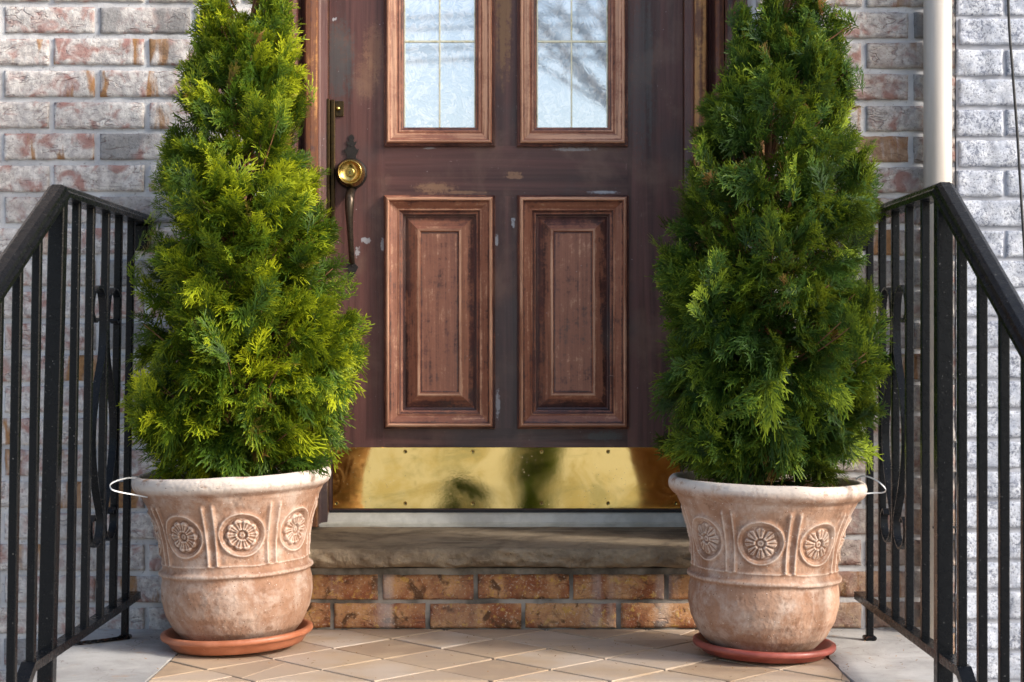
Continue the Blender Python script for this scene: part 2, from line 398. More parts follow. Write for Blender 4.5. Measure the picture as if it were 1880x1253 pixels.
def mat_bark():
    t = MT('red_brown_bark'); n = t.noise(t.co((40, 40, 6)), 1, 5, 0.65); return t.fin(t.mix(n, (0.07, 0.03, 0.015), (0.30, 0.14, 0.06)), 0.9, nrm=t.bump(n, 0.6, 0.004))
def mat_brass():
    t = MT('aged_brass'); v = t.co(); big = t.noise(t.co((3.2, 1, 5.5)), 1.0, 1, 0.4); f = t.noise(v, 150, 4, 0.7); m = t.noise(v, 9, 5, 0.6, 0.6)
    sp = t.M('MULTIPLY', t.rng(t.vor(v, 95), 0.16, 0.06), t.rng(t.noise(v, 7, 3), 0.48, 0.62))
    col = t.mix(t.rng(m, 0.42, 0.66), (0.86, 0.64, 0.24), (0.76, 0.53, 0.15))
    col = t.mix(t.M('MULTIPLY', sp, 0.75), col, (0.80, 0.72, 0.46))
    col = t.mix(t.M('MULTIPLY', t.rng(t.noise(t.co((2.2, 1, 4)), 3.0, 5, 0.65, 0.8), 0.50, 0.66), 0.65), col, (0.50, 0.40, 0.13))
    dirt = t.rng(t.noise(v, 24, 5, 0.65), 0.61, 0.73); col = t.mix(t.M('MULTIPLY', dirt, 0.25), col, (0.30, 0.21, 0.06))
    rg = t.M('ADD', t.rng(m, 0.3, 0.7, 0.02, 0.09), t.M('MULTIPLY', sp, 0.4))
    nb = t.bump(big, 0.07, 0.02); return t.fin(col, rg, 1.0, t.bump(f, 0.02, 0.001, nb))
def mat_metal(name, col, rough, metal=1.0, dirt=(0.03, 0.025, 0.02)):
    t = MT(name); v = t.co(); n = t.noise(v, 70, 5, 0.65)
    return t.fin(t.mix(t.rng(n, 0.48, 0.70), col, dirt), t.rng(n, 0.3, 0.7, rough, rough + 0.2), metal, t.bump(n, 0.15, 0.001))
def mat_stone():
    t = MT('brown_sill_stone'); v = t.co(); n = t.noise(v, 10, 6, 0.65, 0.4); f = t.noise(v, 140, 5, 0.75); s = t.noise(t.co((4, 25, 40)), 1, 4)
    col = t.mix(t.rng(n, 0.32, 0.68), (0.19, 0.142, 0.094), (0.40, 0.31, 0.205)); col = t.mix(t.rng(s, 0.56, 0.70), col, (0.38, 0.31, 0.22))
    col = t.mix(t.rng(f, 0.62, 0.74), col, (0.40, 0.34, 0.27)); col = t.mix(t.rng(f, 0.38, 0.30), col, (0.05, 0.04, 0.03))
    return t.fin(col, 0.9, nrm=t.bump(t.M('ADD', f, t.M('ADD', n, t.noise(v, 45, 5, 0.7))), 0.9, 0.009), spec=0.25)
def mat_tile():
    t = MT('tan_quarry_tile'); a = t.attr('wear'); v = t.co(); n = t.noise(v, 7, 5, 0.6); st = t.noise(t.co((3, 26, 1)), 1, 4, 0.6); f = t.noise(v, 130, 4, 0.7)
    col = t.mix(a, (0.36, 0.25, 0.165), (0.57, 0.47, 0.375)); col = t.mix(t.rng(n, 0.36, 0.7), col, (0.50, 0.365, 0.24))
    col = t.mix(t.M('MULTIPLY', t.rng(st, 0.50, 0.72), 0.35), col, (0.36, 0.28, 0.21)); col = t.mix(t.M('MULTIPLY', t.rng(f, 0.62, 0.72), 0.3), col, (0.30, 0.23, 0.17))
    return t.fin(col, 0.6, nrm=t.bump(t.M('ADD', f, t.M('MULTIPLY', n, 2.0)), 0.25, 0.003), spec=0.3)
def mat_grout():
    t = MT('grout'); v = t.co(); n = t.noise(v, 8, 3); f = t.noise(v, 100, 4, 0.7)
    return t.fin(t.mix(t.rng(n, 0.60, 0.70), (0.035, 0.030, 0.026), (0.62, 0.59, 0.55)), 0.95, nrm=t.bump(f, 0.6, 0.003))
def mat_concrete(name, c1, c2):
    t = MT(name); v = t.co(); n = t.noise(v, 5, 6, 0.65, 0.3); f = t.noise(v, 170, 4, 0.75); b = t.noise(v, 16, 5, 0.6)
    col = t.mix(t.rng(n, 0.33, 0.68), c1, c2); col = t.mix(t.M('MULTIPLY', t.rng(b, 0.58, 0.72), 0.6), col, (0.37, 0.27, 0.20))
    col = t.mix(t.rng(f, 0.38, 0.30), col, (0.16, 0.15, 0.14))
    cr = t.rng(t.vor(t.V('ADD', v, t.noise(v, 6, 3, col=True)), 1.9, 'DISTANCE_TO_EDGE'), 0.004, 0.001)
    col = t.mix(t.M('MULTIPLY', cr, 0.7), col, (0.10, 0.06, 0.04))
    return t.fin(col, 0.9, nrm=t.bump(t.M('ADD', f, b), 0.35, 0.003), spec=0.25)
def mat_glass():
    """glue-chip glass with a white sheer behind it: the sky mirrors in a chipped surface"""
    t = MT('glue_chip_glass'); v = t.co()
    wv = t.V('ADD', v, t.V('MULTIPLY', t.noise(v, 28, 2, 0.5, col=True), (0.05, 0.05, 0.05)))
    def feather(sc, seed):
        n_ = t.nd('ShaderNodeTexVoronoi'); t.put(n_.inputs['Vector'], t.V('ADD', wv, (seed, 0, seed))); n_.inputs['Scale'].default_value = sc
        cr, cg, cb = t.sep(n_.outputs['Color']); X, Y, Z = t.sep(v); an = t.M('MULTIPLY', cr, 6.283); c_, s_ = t.M('COSINE', an), t.M('SINE', an)
        u = t.M('ADD', t.M('MULTIPLY', X, c_), t.M('MULTIPLY', Z, s_)); q = t.M('SUBTRACT', t.M('MULTIPLY', Z, c_), t.M('MULTIPLY', X, s_))
        k = t.nd('ShaderNodeCombineXYZ'); t.put(k.inputs[0], t.M('MULTIPLY', u, 26)); t.put(k.inputs[1], t.M('MULTIPLY', cg, 40)); t.put(k.inputs[2], t.M('MULTIPLY', q, 150))
        return t.M('ADD', t.M('MULTIPLY', t.noise(k.outputs[0], 1.0, 3, 0.6, 0.8), 0.75), t.M('MULTIPLY', cb, 0.25))
    h = t.mix(t.rng(t.noise(v, 40, 2), 0.45, 0.55), feather(42, 0.0), feather(31, 3.7))
    col = t.mix(t.rng(h, 0.40, 0.62), (0.50, 0.60, 0.69), (0.93, 0.96, 0.98))
    t.fin(col, 0.55, nrm=t.bump(h, 1.0, 0.006))
    gl = t.nd('ShaderNodeBsdfGlossy'); gl.inputs['Color'].default_value = (0.93, 0.96, 1, 1); gl.inputs['Roughness'].default_value = 0.03
    t.put(gl.inputs['Normal'], t.bump(h, 0.02, 0.001))
    mx = t.nd('ShaderNodeMixShader'); mx.inputs[0].default_value = 0.55
    t.t.links.new(t.p.outputs[0], mx.inputs[1]); t.t.links.new(gl.outputs[0], mx.inputs[2]); t.t.links.new(mx.outputs[0], t.out.inputs[0])
    return t.m
def mat_pipe():
    t = MT('cream_painted_pipe'); v = t.co((30, 30, 2)); n = t.noise(v, 1, 4); f = t.noise(t.co(), 80, 4, 0.7)
    return t.fin(t.mix(t.rng(n, 0.35, 0.7), (0.43, 0.385, 0.335), (0.52, 0.475, 0.425)), 0.45, nrm=t.bump(f, 0.12, 0.002))
def mat_plain(name, c1, c2, sc=40, rough=0.7, bump=0.3):
    t = MT(name); n = t.noise(t.co(), sc, 5, 0.65); return t.fin(t.mix(t.rng(n, 0.35, 0.68), c1, c2), rough, nrm=t.bump(n, bump, 0.004))

M_BRICK, M_MORTAR, M_MORTW = mat_brick(), mat_mortar(), mat_mortar_warm()
M_WB, M_WM = mat_whitebrick(), mat_whitemortar()
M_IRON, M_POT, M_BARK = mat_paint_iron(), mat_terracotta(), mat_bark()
M_BRASS = mat_brass(); M_STONE = mat_stone(); M_TILE = mat_tile(); M_GROUT = mat_grout()
M_CONC = mat_concrete('landing_concrete', (0.31, 0.30, 0.29), (0.46, 0.45, 0.435))
M_PAVE = mat_concrete('pavement_concrete', (0.40, 0.39, 0.37), (0.52, 0.50, 0.47))
M_GLASS = mat_glass(); M_PIPE = mat_pipe()
M_BLACK = mat_plain('black_rubber', (0.008, 0.008, 0.009), (0.02, 0.02, 0.02), 60, 0.5)
M_DARKM = mat_metal('dark_bronze', (0.022, 0.018, 0.016), 0.42, 0.35, (0.010, 0.009, 0.008))
M_GRIP = mat_metal('worn_bronze', (0.075, 0.056, 0.040), 0.32, 0.8)
M_KNOB = mat_metal('polished_brass', (0.62, 0.44, 0.13), 0.16, 1.0, (0.25, 0.17, 0.05))
M_ANT = mat_metal('antique_brass', (0.10, 0.068, 0.034), 0.3, 1.0)
M_ALU = mat_plain('dull_aluminium', (0.48, 0.46, 0.39), (0.66, 0.635, 0.55), 14, 0.45, 0.05)
M_TIE = mat_plain('white_nylon', (0.55, 0.56, 0.57), (0.66, 0.66, 0.66), 40, 0.35, 0.05)
M_CAME = mat_metal('pale_brass_came', (0.86, 0.82, 0.62), 0.35, 0.45, (0.6, 0.54, 0.3))
M_SOIL = mat_plain('dark_soil', (0.025, 0.014, 0.008), (0.10, 0.05, 0.025), 90, 0.95, 0.8)
M_NEEDLE = mat_plain('dry_needles', (0.16, 0.07, 0.022), (0.40, 0.22, 0.08), 50, 0.8)

yD, yW = 4.29, 3.88            # door face, wall face
wht = (0.50, 0.52, 0.55); brn = (0.20, 0.105, 0.045); grn = (0.060, 0.068, 0.068); tanw = (0.30, 0.165, 0.09)
DB = (PX(930, yD), PZ(938, yD))
dpx = lambda px, py, rx, ry, c, a: (PX(px, yD) - DB[0], PZ(py, yD) - DB[1], rx / F * yD, ry / F * yD, c, a)
tz = door_wood('door_paint_upright', 'Z')
cz = chips(tz, tz.col, [dpx(925, 20, 15, 115, brn, 0.9), dpx(622, 110, 26, 75, grn, 0.7), dpx(1178, 130, 22, 150, grn, 0.5), dpx(615, 35, 5, 4, wht, 0.9),
    dpx(865, 60, 3, 16, wht, 0.8), dpx(673, 441, 11, 5, wht, 0.8), dpx(657, 462, 5, 11, wht, 0.7), dpx(943, 407, 4, 11, wht, 0.9), dpx(913, 440, 3, 14, wht, 0.8),
    dpx(915, 738, 4, 26, wht, 0.6), dpx(704, 450, 4, 12, wht, 0.8), dpx(690, 90, 20, 45, tanw, 0.35), dpx(672, 140, 18, 40, tanw, 0.3)])
M_STILE = tz.fin(cz, tz.r, nrm=tz.bump(tz.h, 0.22, 0.003))
th_ = door_wood('door_paint_level', 'X')
ch_ = chips(th_, th_.col, [dpx(800, 343, 34, 11, tanw, 0.75), dpx(945, 322, 14, 8, tanw, 0.7), dpx(1108, 353, 24, 3, wht, 0.9), dpx(1060, 274, 40, 3, wht, 0.55), dpx(790, 272, 14, 2, wht, 0.6),
    dpx(1110, 800, 30, 10, grn, 0.8), dpx(850, 353, 34, 3, tanw, 0.7)])
M_RAILW = th_.fin(ch_, th_.r, nrm=th_.bump(th_.h, 0.22, 0.003))
tf = door_wood('worn_frame', 'Z', ((0.25, 0.10, 0.03), (0.58, 0.29, 0.10)), ((0.095, 0.036, 0.020), (0.25, 0.098, 0.042))); M_FRAME = tf.fin(tf.col, tf.r, nrm=tf.bump(tf.h, 0.35, 0.003))
tm = door_wood('worn_moulding', 'Z'); M_MOULD = tm.fin(tm.col, tm.r, nrm=tm.bump(tm.h, 0.3, 0.003))

# ------------------------------------------------------------------ brick walls (real bricks in one mesh per wall)
def brick_wall(name, parent, x0, x1, zb, zt, yf, ztop, pitch, phases, length, mats, relief=0.0022, joint=0.0132, tone=1.0, warmf=None, base=None, hole=None, rough=1.0):
    vs, fs, at = [], [], []; nv = 0
    k0 = math.ceil((ztop - zt) / pitch); k1 = math.ceil((ztop - zb) / pitch) + 1
    for k in range(k0, k1):
        t = ztop - k * pitch; b = t - (pitch - joint)
        if b > zt or t < zb: continue
        t_, b_ = min(t, zt), max(b, zb)
        if t_ - b_ < 0.012: continue
        ph = phases[k % 2]; xs = ph - length * math.ceil((ph - x0) / length + 1)
        while xs < x1:
            a, c = max(xs + joint / 2, x0), min(xs + length - joint / 2, x1); xs += length
            if c - a < 0.012: continue
            if hole and t_ > hole[2] and b_ < hole[3] and c > hole[0] and a < hole[1]:
                if a < hole[0] - 0.012: c = hole[0]
                elif c > hole[1] + 0.012: a = hole[1]
                else: continue
                if c - a < 0.012: continue
            nx = max(4, int((c - a) / 0.0058)); nz = max(4, int((t_ - b_) / 0.0056))
            u = np.linspace(0, 1, nx); v = np.linspace(0, 1, nz); rid = random.random(); typ = random.random(); sd_ = rid * 50
            jx = random.uniform(-1, 1) * 0.0012; jz = random.uniform(-1, 1) * 0.0012
            X, Z = np.meshgrid(a + jx + (c - a) * u, b_ + jz + (t_ - b_) * v)
            ed = np.minimum(np.minimum(X - X.min(), X.max() - X), np.minimum(Z - Z.min(), Z.max() - Z))
            y = yf - relief * rough * (0.9 * fbm(X * 26 + sd_, Z * 30, sd_, 4)) - relief * 1.3 * np.abs(vnoise(X * 20 + Z * 34 + sd_, Z * 14 - X * 5, sd_ + 3)) + random.uniform(-0.001, 0.001)
            y = y + 0.0024 * np.exp(-ed / 0.0020)
            bd = (ed < 1e-6)
            X = X + bd * 0.0014 * vnoise(X * 60 + sd_, Z * 60, 4.2); Z = Z + bd * 0.0014 * vnoise(X * 60, Z * 60 + sd_, 9.2)
            G = np.stack([X, y, Z], -1)
            Gp = np.pad(G, ((1, 1), (1, 1), (0, 0)), mode='edge'); m = np.ones(Gp.shape[:2], bool); m[1:-1, 1:-1] = False
            Gp[m, 1] = yf + 0.014
            NZ, NX = Gp.shape[:2]; I = np.arange(NX * NZ).reshape(NZ, NX) + nv
            fs.append(np.stack([I[:-1, :-1], I[:-1, 1:], I[1:, 1:], I[1:, :-1]], -1).reshape(-1, 4)); vs.append(Gp.reshape(-1, 3)); nv += NX * NZ
            wv = warmf((a + c) / 2, (t_ + b_) / 2) if warmf else 0.0
            at.append(np.tile([[rid, typ, wv, tone]], (NX * NZ, 1)))
    nb = sum(len(f) for f in fs)
    # mortar sheet (in tiles so a door opening can be left out)
    rects = [(x0, x1, zb, zt)] if not hole else [(x0, hole[0], zb, zt), (hole[1], x1, zb, zt), (hole[0], hole[1], hole[3], zt)]
    for (a, c, b_, t_) in rects:
        nx, nz = max(2, int((c - a) / 0.011)), max(2, int((t_ - b_) / 0.007))
        X, Z = np.meshgrid(np.linspace(a, c, nx), np.linspace(b_, t_, nz))
        Y = yf + 0.0062 + 0.0012 * fbm(X * 30, Z * 60, 3.3, 3)
        I = np.arange(nx * nz).reshape(nz, nx) + nv
        fs.append(np.stack([I[:-1, :-1], I[:-1, 1:], I[1:, 1:], I[1:, :-1]], -1).reshape(-1, 4)); vs.append(np.stack([X, Y, Z], -1).reshape(-1, 3)); nv += nx * nz
        at.append(np.tile([[0.5, 0.4, 0.0, tone]], (nx * nz, 1)))
        # body behind the face
        y1, y2 = yf + 0.02, yf + 0.24
        B = np.array([(x, y, z) for x in (a, c) for y in (y1, y2) for z in (b_, t_)]); 
        fs.append(np.array([(0,1,3,2), (4,6,7,5), (0,4,5,1), (2,3,7,6), (0,2,6,4), (1,5,7,3)]) + nv); vs.append(B); nv += 8
        at.append(np.tile([[0.5, 0.4, 0.0, tone]], (8, 1)))
    Fq = np.concatenate(fs); mi = np.zeros(len(Fq), int); mi[nb:] = 1
    return make(name, np.concatenate(vs), Fq, mats, parent, base, True, {'bt': np.concatenate(at)}, mi)

OPL, OPR = PX(470, yW), PX(1391, yW)         # sides of the door opening
ZS = 0.1965                                   # top of the stone step
house = empty('brick_house', (0, yW, -0.55), 'pale limewashed brick house front with a recessed brown door', 'house')
zk = lambda py: PZ(py, yW)
plen = 175.0 / F * yW
lp = 58.05 / F * yW
brick_wall('wall', house, -2.3, OPL, -0.55, 2.75, yW, zk(13), lp, (PX(4, yW), PX(95, yW)), plen, [M_BRICK, M_MORTAR],
           warmf=lambda x, z: 0.0)
brick_wall('wall', house, OPR, PX(1755, yW), -0.55, 2.75, yW, zk(22), 57.05 / F * yW, (PX(1674, yW), PX(1588, yW)), plen, [M_BRICK, M_MORTAR], tone=0.70,  # shade put into the brick tone against the sun grazing this wall
           warmf=lambda x, z: min(1.0, max(0.0, (0.42 - z) / 0.35)) * random.uniform(0.35, 0.85) if random.random() < 0.85 else 0.1)
brick_wall('wall', house, OPL, OPR, 2.36, 2.75, yW, zk(13), lp, (PX(4, yW), PX(95, yW)), plen, [M_BRICK, M_MORTAR])
brick_wall('step_riser', house, OPL, OPR, -0.02, ZS - 0.055, yW, zk(1055), 53.0 / F * yW, (PX(700, yW), PX(786, yW)), plen, [M_BRICK, M_MORTW], joint=0.0105,
           warmf=lambda x, z: 1.0, relief=0.0018)
# reveal and soffit, so the recess is closed
mb = MB(); mb.box(OPL, OPR, yW + 0.01, yW + 0.45, 2.30, 2.36); mb.box(OPL - 0.22, OPL, yW + 0.2, yW + 0.46, -0.02, 2.36)
mb.box(OPR, OPR + 0.22, yW + 0.2, yW + 0.46, -0.02, 2.36); mb.box(OPL, OPR, yW + 0.03, yW + 0.46, -0.02, ZS - 0.06)
mb.make('reveal', M_MORTAR, house)
mb = MB(); mb.box(OPL, OPR, 4.36, 4.42, -0.02, 2.36); mb.make('dark_backing', M_BLACK, house)  # unseen black sheet added to stop light leaking round the door
# neighbour's painted wall
nb_ = brick_wall('neighbour_house', None, PX(1756.5, yW), 2.6, -0.55, 2.75, yW - 0.006, zk(36), 55.4 / F * yW, (PX(1757, yW), PX(1845, yW)), 176.0 / F * yW, [M_WB, M_WM],
           relief=0.0024, joint=0.0105, base=(1.8, yW, -0.55), rough=1.5)
tag(nb_, 'neighbouring house wall of rough blocks painted white', 'house')

# ------------------------------------------------------------------ stone step under the door
def stone_step():
    x0, x1 = PX(484, 3.82), PX(1378, 3.82); prof = [(4.285, 0.0), (4.1, 0.001), (3.95, 0.0), (3.86, -0.0005), (3.835, -0.001), (3.823, -0.003), (3.816, -0.009), (3.813, -0.018), (3.812, -0.027), (3.814, -0.036), (3.822, -0.043), (3.84, -0.047), (3.875, -0.048)]
    # resample
    pr = []
    for (a, b), (c, d) in zip(prof, prof[1:]):
        n = max(1, int(math.hypot(c - a, d - b) / 0.0032))
        for i in range(n): pr.append((a + (c - a) * i / n, b + (d - b) * i / n))
    pr.append(prof[-1]); pr = np.array(pr); nx = 440; xs = np.linspace(x0, x1, nx)
    X = np.repeat(xs[:, None], len(pr), 1); Y = np.repeat(pr[None, :, 0], nx, 0); Z = ZS + np.repeat(pr[None, :, 1], nx, 0)
    fr = np.clip((3.87 - Y) / 0.05, 0, 1) * np.clip((ZS - Z) / 0.006, 0.12, 1)
    n1 = .35 * fbm(X * 13, Z * 45, 2.0, 4) + 0.9 * fbm(X * 45, Z * 80, 8.0, 4) - 0.7 * np.abs(vnoise(X * 30 + Z * 60, Z * 70, 5.0))
    Y = Y - fr * 0.0062 * n1; Z = Z + 0.0012 * fbm(X * 9, Y * 12, 1.0, 3) - fr * 0.0022 * fbm(X * 21, Y * 30, 5.0, 3)
    m = len(pr); I = np.arange(nx * m).reshape(nx, m)
    f = np.stack([I[:-1, :-1], I[:-1, 1:], I[1:, 1:], I[1:, :-1]], -1).reshape(-1, 4).tolist()
    V = np.stack([X, Y, Z], -1).reshape(-1, 3); f += [list(I[0])[::-1], list(I[-1])]
    return make('stone_step', V, f, M_STONE, None, ((x0 + x1) / 2, 4.0, ZS - 0.048), True)
tag(stone_step(), 'rough brown stone slab forming the doorstep', 'doorstep')

# ------------------------------------------------------------------ door surround, threshold
def surround():
    root = empty('doorway', (PX(930, 4.2), 4.2, ZS), 'dark brown stepped wooden frame around the door, worn to bare wood in places', 'doorway')
    pr = [(1255.5, 4.32, .1), (1256, 4.272, .45), (1258, 4.262, .2), (1270, 4.258, .05), (1273, 4.255, .2), (1275, 4.212, .5), (1277, 4.204, .85), (1288, 4.202, .62), (1297, 4.204, .8), (1300, 4.21, .3), (1302, 4.232, 0), (1306, 4.236, 0),
          (1310, 4.222, .15), (1315, 4.196, .3), (1322, 4.186, .35), (1330, 4.188, .5), (1332, 4.196, .1), (1333, 4.150, .0), (1337, 4.138, .1), (1346, 4.134, .25), (1352, 4.118, .3), (1360, 4.115, .3), (1362, 4.06, 0), (1366, 4.046, .2), (1377, 4.043, .45), (1379, 4.0, .1), (1383, 3.985, .2), (1394, 3.98, .15), (1396, 4.2, 0)]
    zs = np.linspace(PZ(968, 4.2), 2.30, 120)
    for sgn in (1, -1):
        V, A = [], []; m = len(pr)
        for z in zs:
            for px, y, a in pr:
                q = px if sgn == 1 else 1860 - px
                V.append((PX(q, y), y, z)); A.append(a + (-.12 if sgn == -1 and 1272 < px < 1300 else 0) + (0.1 if sgn == -1 and 1330 < px < 1380 else 0))
        Fc = []
        for i in range(len(zs) - 1):
            for j in range(m - 1):
                f = (i*m+j, i*m+j+1, (i+1)*m+j+1, (i+1)*m+j); Fc.append(f if sgn == 1 else f[::-1])
        Fc += [tuple(range(m)), tuple((len(zs)-1)*m + j for j in range(m))]
        make('jamb', V, Fc, M_FRAME, root, attrs={'wear': A})
    mb = MB(); mb.box(PX(600, 4.2), PX(1260, 4.2), 4.2, 4.33, 2.245, 2.299, 0.004); mb.make('head', M_MOULD, root, wear=True)
    return root
surround()
def threshold():
    x0, x1 = PX(588, 4.26), PX(1272, 4.26)
    pr = [(4.33, 0.0005), (4.33, .034), (4.285, .034), (4.272, .031), (4.262, .012), (4.258, .0105), (4.258, .0085), (4.250, .0075), (4.250, .0005)]
    V = [(x, y, ZS + z) for x in (x0, x1) for y, z in pr]; m = len(pr)
    Fc = [(j, (j+1) % m, m + (j+1) % m, m + j) for j in range(m)] + [tuple(range(m))[::-1], tuple(range(m, 2*m))]
    tag(make('threshold', V, Fc, M_ALU, None, ((x0+x1)/2, 4.29, ZS)), 'dull aluminium threshold strip under the brown door', 'threshold')
threshold()

# ------------------------------------------------------------------ the door
def build_door():
    x = lambda px: PX(px, yD); z = lambda py: PZ(py, yD)
    ZT, ZB = 2.235, z(938)
    root = empty('door', (x(930), yD, ZB), 'weathered purple brown panelled front door with two frosted windows', 'door')
    mb = MB(); W0 = 1.83
    def face(a, b, c, d, mi):
        # gridded so the paint attribute and shading stay even
        mb.mi = mi; mb.add([(a, yD, c), (b, yD, c), (b, yD, d), (a, yD, d)], [(0, 1, 2, 3)], 0.0)
    cols = [x(605.5), x(708), x(908), x(952), x(1153), x(1254.5)]
    lo, hi, wb = z(786), z(360), z(268)
    face(cols[0], cols[1], ZB, ZT, 0); face(cols[4], cols[5], ZB, ZT, 0); face(cols[2], cols[3], lo, hi, 0); face(cols[2], cols[3], wb, W0, 0)
    for a, b in ((ZB, lo), (hi, wb), (W0, ZT)): face(cols[1], cols[4], a, b, 1)
    mb.mi = 0
    a, b = cols[0], cols[5]
    mb.add([(a, yD, ZB), (b, yD, ZB), (b, yD, ZT), (a, yD, ZT), (a, yD+.045, ZB), (b, yD+.045, ZB), (b, yD+.045, ZT), (a, yD+.045, ZT)],
           [(4, 7, 6, 5), (0, 4, 5, 1), (3, 2, 6, 7), (0, 3, 7, 4), (1, 5, 6, 2)], 0.4)
    mb.make('door_leaf', [M_STILE, M_RAILW], root, wear=True)
    def nest(x0, x1, y0, y1, pr, name, zt=None, fill=True):
        q = MB(); L = []
        for ins, dep, we in pr:
            zz1 = (z(y0 + ins)) if zt is None else zt - ins / F * yD
            L.append((x(x0 + ins), x(x1 - ins), z(y1 - ins), zz1, yD - dep, we))
        # subdivide the loops along their length for varied wear
        q.rects(L, fill); o = q.make(name, M_MOULD, root, wear=True)
        return o
    panel = [(0, 0, .35), (0.6, .013, .3), (3, .017, .15), (5, .026, .75), (8, .0290, 1.05), (10, .0280, 1.0), (12, .018, .25), (15, .015, .55), (25, .0045, .62), (27, .0060, .85), (29, .003, .1), (33, -.002, .55), (35, -.003, .05), (36.5, -.0150, 0.0), (39, -.0165, .22), (60, .0015, .60), (62, .0042, .95), (65.5, .0040, .9), (68, -.0010, .10), (71, -.0010, .54)]
    for a, b in ((706, 910), (950.5, 1155)):
        nest(a, b, 358.5, 787.5, panel, 'raised_panel')
    win = [(0, 0, .2), (0.6, .011, .2), (3, .014, .15), (5, .013, .1), (6, .020, .7), (8.5, .0235, 1.05), (11, .0225, .95), (12.5, .018, .5), (15, .0165, .9), (23, .0125, .85), (26, .0085, .4), (28, .0098, .7), (30.5, .0085, .6), (31.5, .004, .15), (34, .003, .5), (36, .001, .3), (37, -.010, 0)]
    for a, b, gx in ((706, 910, 808), (950, 1153.5, 1050.5)):
        fr = nest(a, b, 0, 270, win, 'window_frame', zt=W0 + 0.02, fill=False)
        g0, g1, gb, gt = x(a + 36.5), x(b - 36.5), z(270 - 36.5), W0 - 0.03
        q = MB(); q.box(g0, g1, yD + .0105, yD + .018, gb, gt); q.make('glass_pane', M_GLASS, fr)
        q = MB()
        q.box(x(gx) - .0020, x(gx) + .0020, yD + .0075, yD + .0104, gb, gt, .0008)
        for zz in (z(75), z(75) + 0.285, z(75) + 0.57):
            q.box(g0, x(gx) - .0019, yD + .0071, yD + .0103, zz - .0026, zz + .0026, .0008); q.box(x(gx) + .0019, g1, yD + .0071, yD + .0103, zz - .0026, zz + .0026, .0008)
        q.box(g0 + .0005, g0 + .003, yD + .0078, yD + .0103, gb + .003, gt); q.box(g1 - .003, g1 - .0005, yD + .0078, yD + .0103, gb + .003, gt)
        q.make('came', M_CAME, fr)
    # brass kick plate, twelve fixings
    q = MB(); q.box(x(612), x(1250), yD - .0022, yD - .0004, z(933.5), z(821), .0006); kp = q.make('kick_plate', M_BRASS, root)
    for j, py in enumerate((829, 924)):
        for px in (619, 745, 869, 995, 1117.5, 1241):
            q = MB(); q.lathe([(.0001, .0018), (.0016, .0018), (.0018, .0028), (.0042, .0034), (.0052, .0023)], (x(px), yD, z(py)), 'Y', 16)
            q.mi = 1; q.lathe([(.00005, .0024), (.0021, .0026)], (x(px), yD, z(py)), 'Y', 12)
            q.make('screw', [M_KNOB, M_BLACK], kp)
    # weather strip
    q = MB(); q.box(x(606), x(1254), yD - .006, yD - .0006, z(944), z(936), .0012); q.make('weather_strip', M_BLACK, root)
    # latch guard with its screw tab
    q = MB(); q.box(x(603), x(608), yD - .030, yD - .001, z(440), z(184), .0012); q.box(x(608.3), x(617), yD - .014, yD - .001, z(440), z(184), .0025)
    q.box(x(617.3), x(632.5), yD - .006, yD - .0008, z(214), z(186), .0012); lg = q.make('latch_guard', M_ANT, root)
    q = MB(); q.lathe([(.006, .006), (.0058, .008), (.004, .0105), (.0001, .0115)], (x(622), yD, z(200)), 'Y', 20); q.make('screw', M_KNOB, lg, smooth=True)
    # handle set: finial plate, rose with cylinder lock, grip, lower plate
    hx = 646.5
    def outline(pts): # right half (dx px, py) top to bottom -> closed outline ccw from -Y
        r_ = [(x(hx + a), z(b)) for a, b in pts]; l_ = [(x(hx - a), z(b)) for a, b in pts[::-1]]
        o = l_ + r_; return [p for p in o][::-1] if False else o
    hs = [(1, 247), (4.5, 250), (5.5, 254), (3.4, 258), (5.2, 261), (9.5, 260), (7.5, 265), (5, 268), (7.5, 271), (10.5, 275), (14, 274), (11.5, 280), (8, 286), (8.5, 291), (10.5, 300), (11, 345), (7, 352), (5.5, 360)]
    q = MB(); q.plate(outline(hs)[::-1], yD - .0045, .004); q.lathe([(.0022, .0044), (.002, .0062), (.0001, .0066)], (x(hx), yD, z(268)), 'Y', 12)
    hp = q.make('handle_plate', M_DARKM, root)
    q = MB(); q.lathe([(.0405, .004), (.0405, .008), (.038, .013), (.033, .016), (.029, .017)], (x(hx), yD, z(319)), 'Y', 48); q.make('rose', M_DARKM, hp, smooth=True)
    q = MB(); q.lathe([(.0365, .017), (.0355, .026), (.0325, .040), (.0305, .047), (.0292, .0485), (.0278, .0475), (.0235, .041), (.0150, .0375), (.0118, .0372)], (x(hx), yD, z(319)), 'Y', 56); lk = q.make('lock_cylinder', M_KNOB, hp, smooth=True)
    q = MB(); q.lathe([(.0118, .037), (.0112, .0415), (.0095, .0425), (.0001, .0425)], (x(hx), yD, z(319)), 'Y', 32); q.mi = 1; q.box(x(hx) - .0012, x(hx) + .0012, yD - .0431, yD - .042, z(319) - .0045, z(319) + .003)
    q.make('keyway', [M_KNOB, M_BLACK], lk)
    pth = smooth_path([(x(hx), yD - .004, z(347)), (x(hx), yD - .024, z(354)), (x(hx - .3), yD - .046, z(366)), (x(hx - .6), yD - .052, z(388)), (x(hx - .2), yD - .046, z(416)), (x(hx + .6), yD - .034, z(444)), (x(hx + 1), yD - .018, z(468)), (x(hx + 1.4), yD - .004, z(482))], 6)
    q = MB(); n = len(pth); q.tube(pth, [0.0074 + 0.0050 * math.exp(-((i / n - .30) / .20) ** 2) for i in range(n)], 16); q.make('grip', M_GRIP, hp, smooth=True)
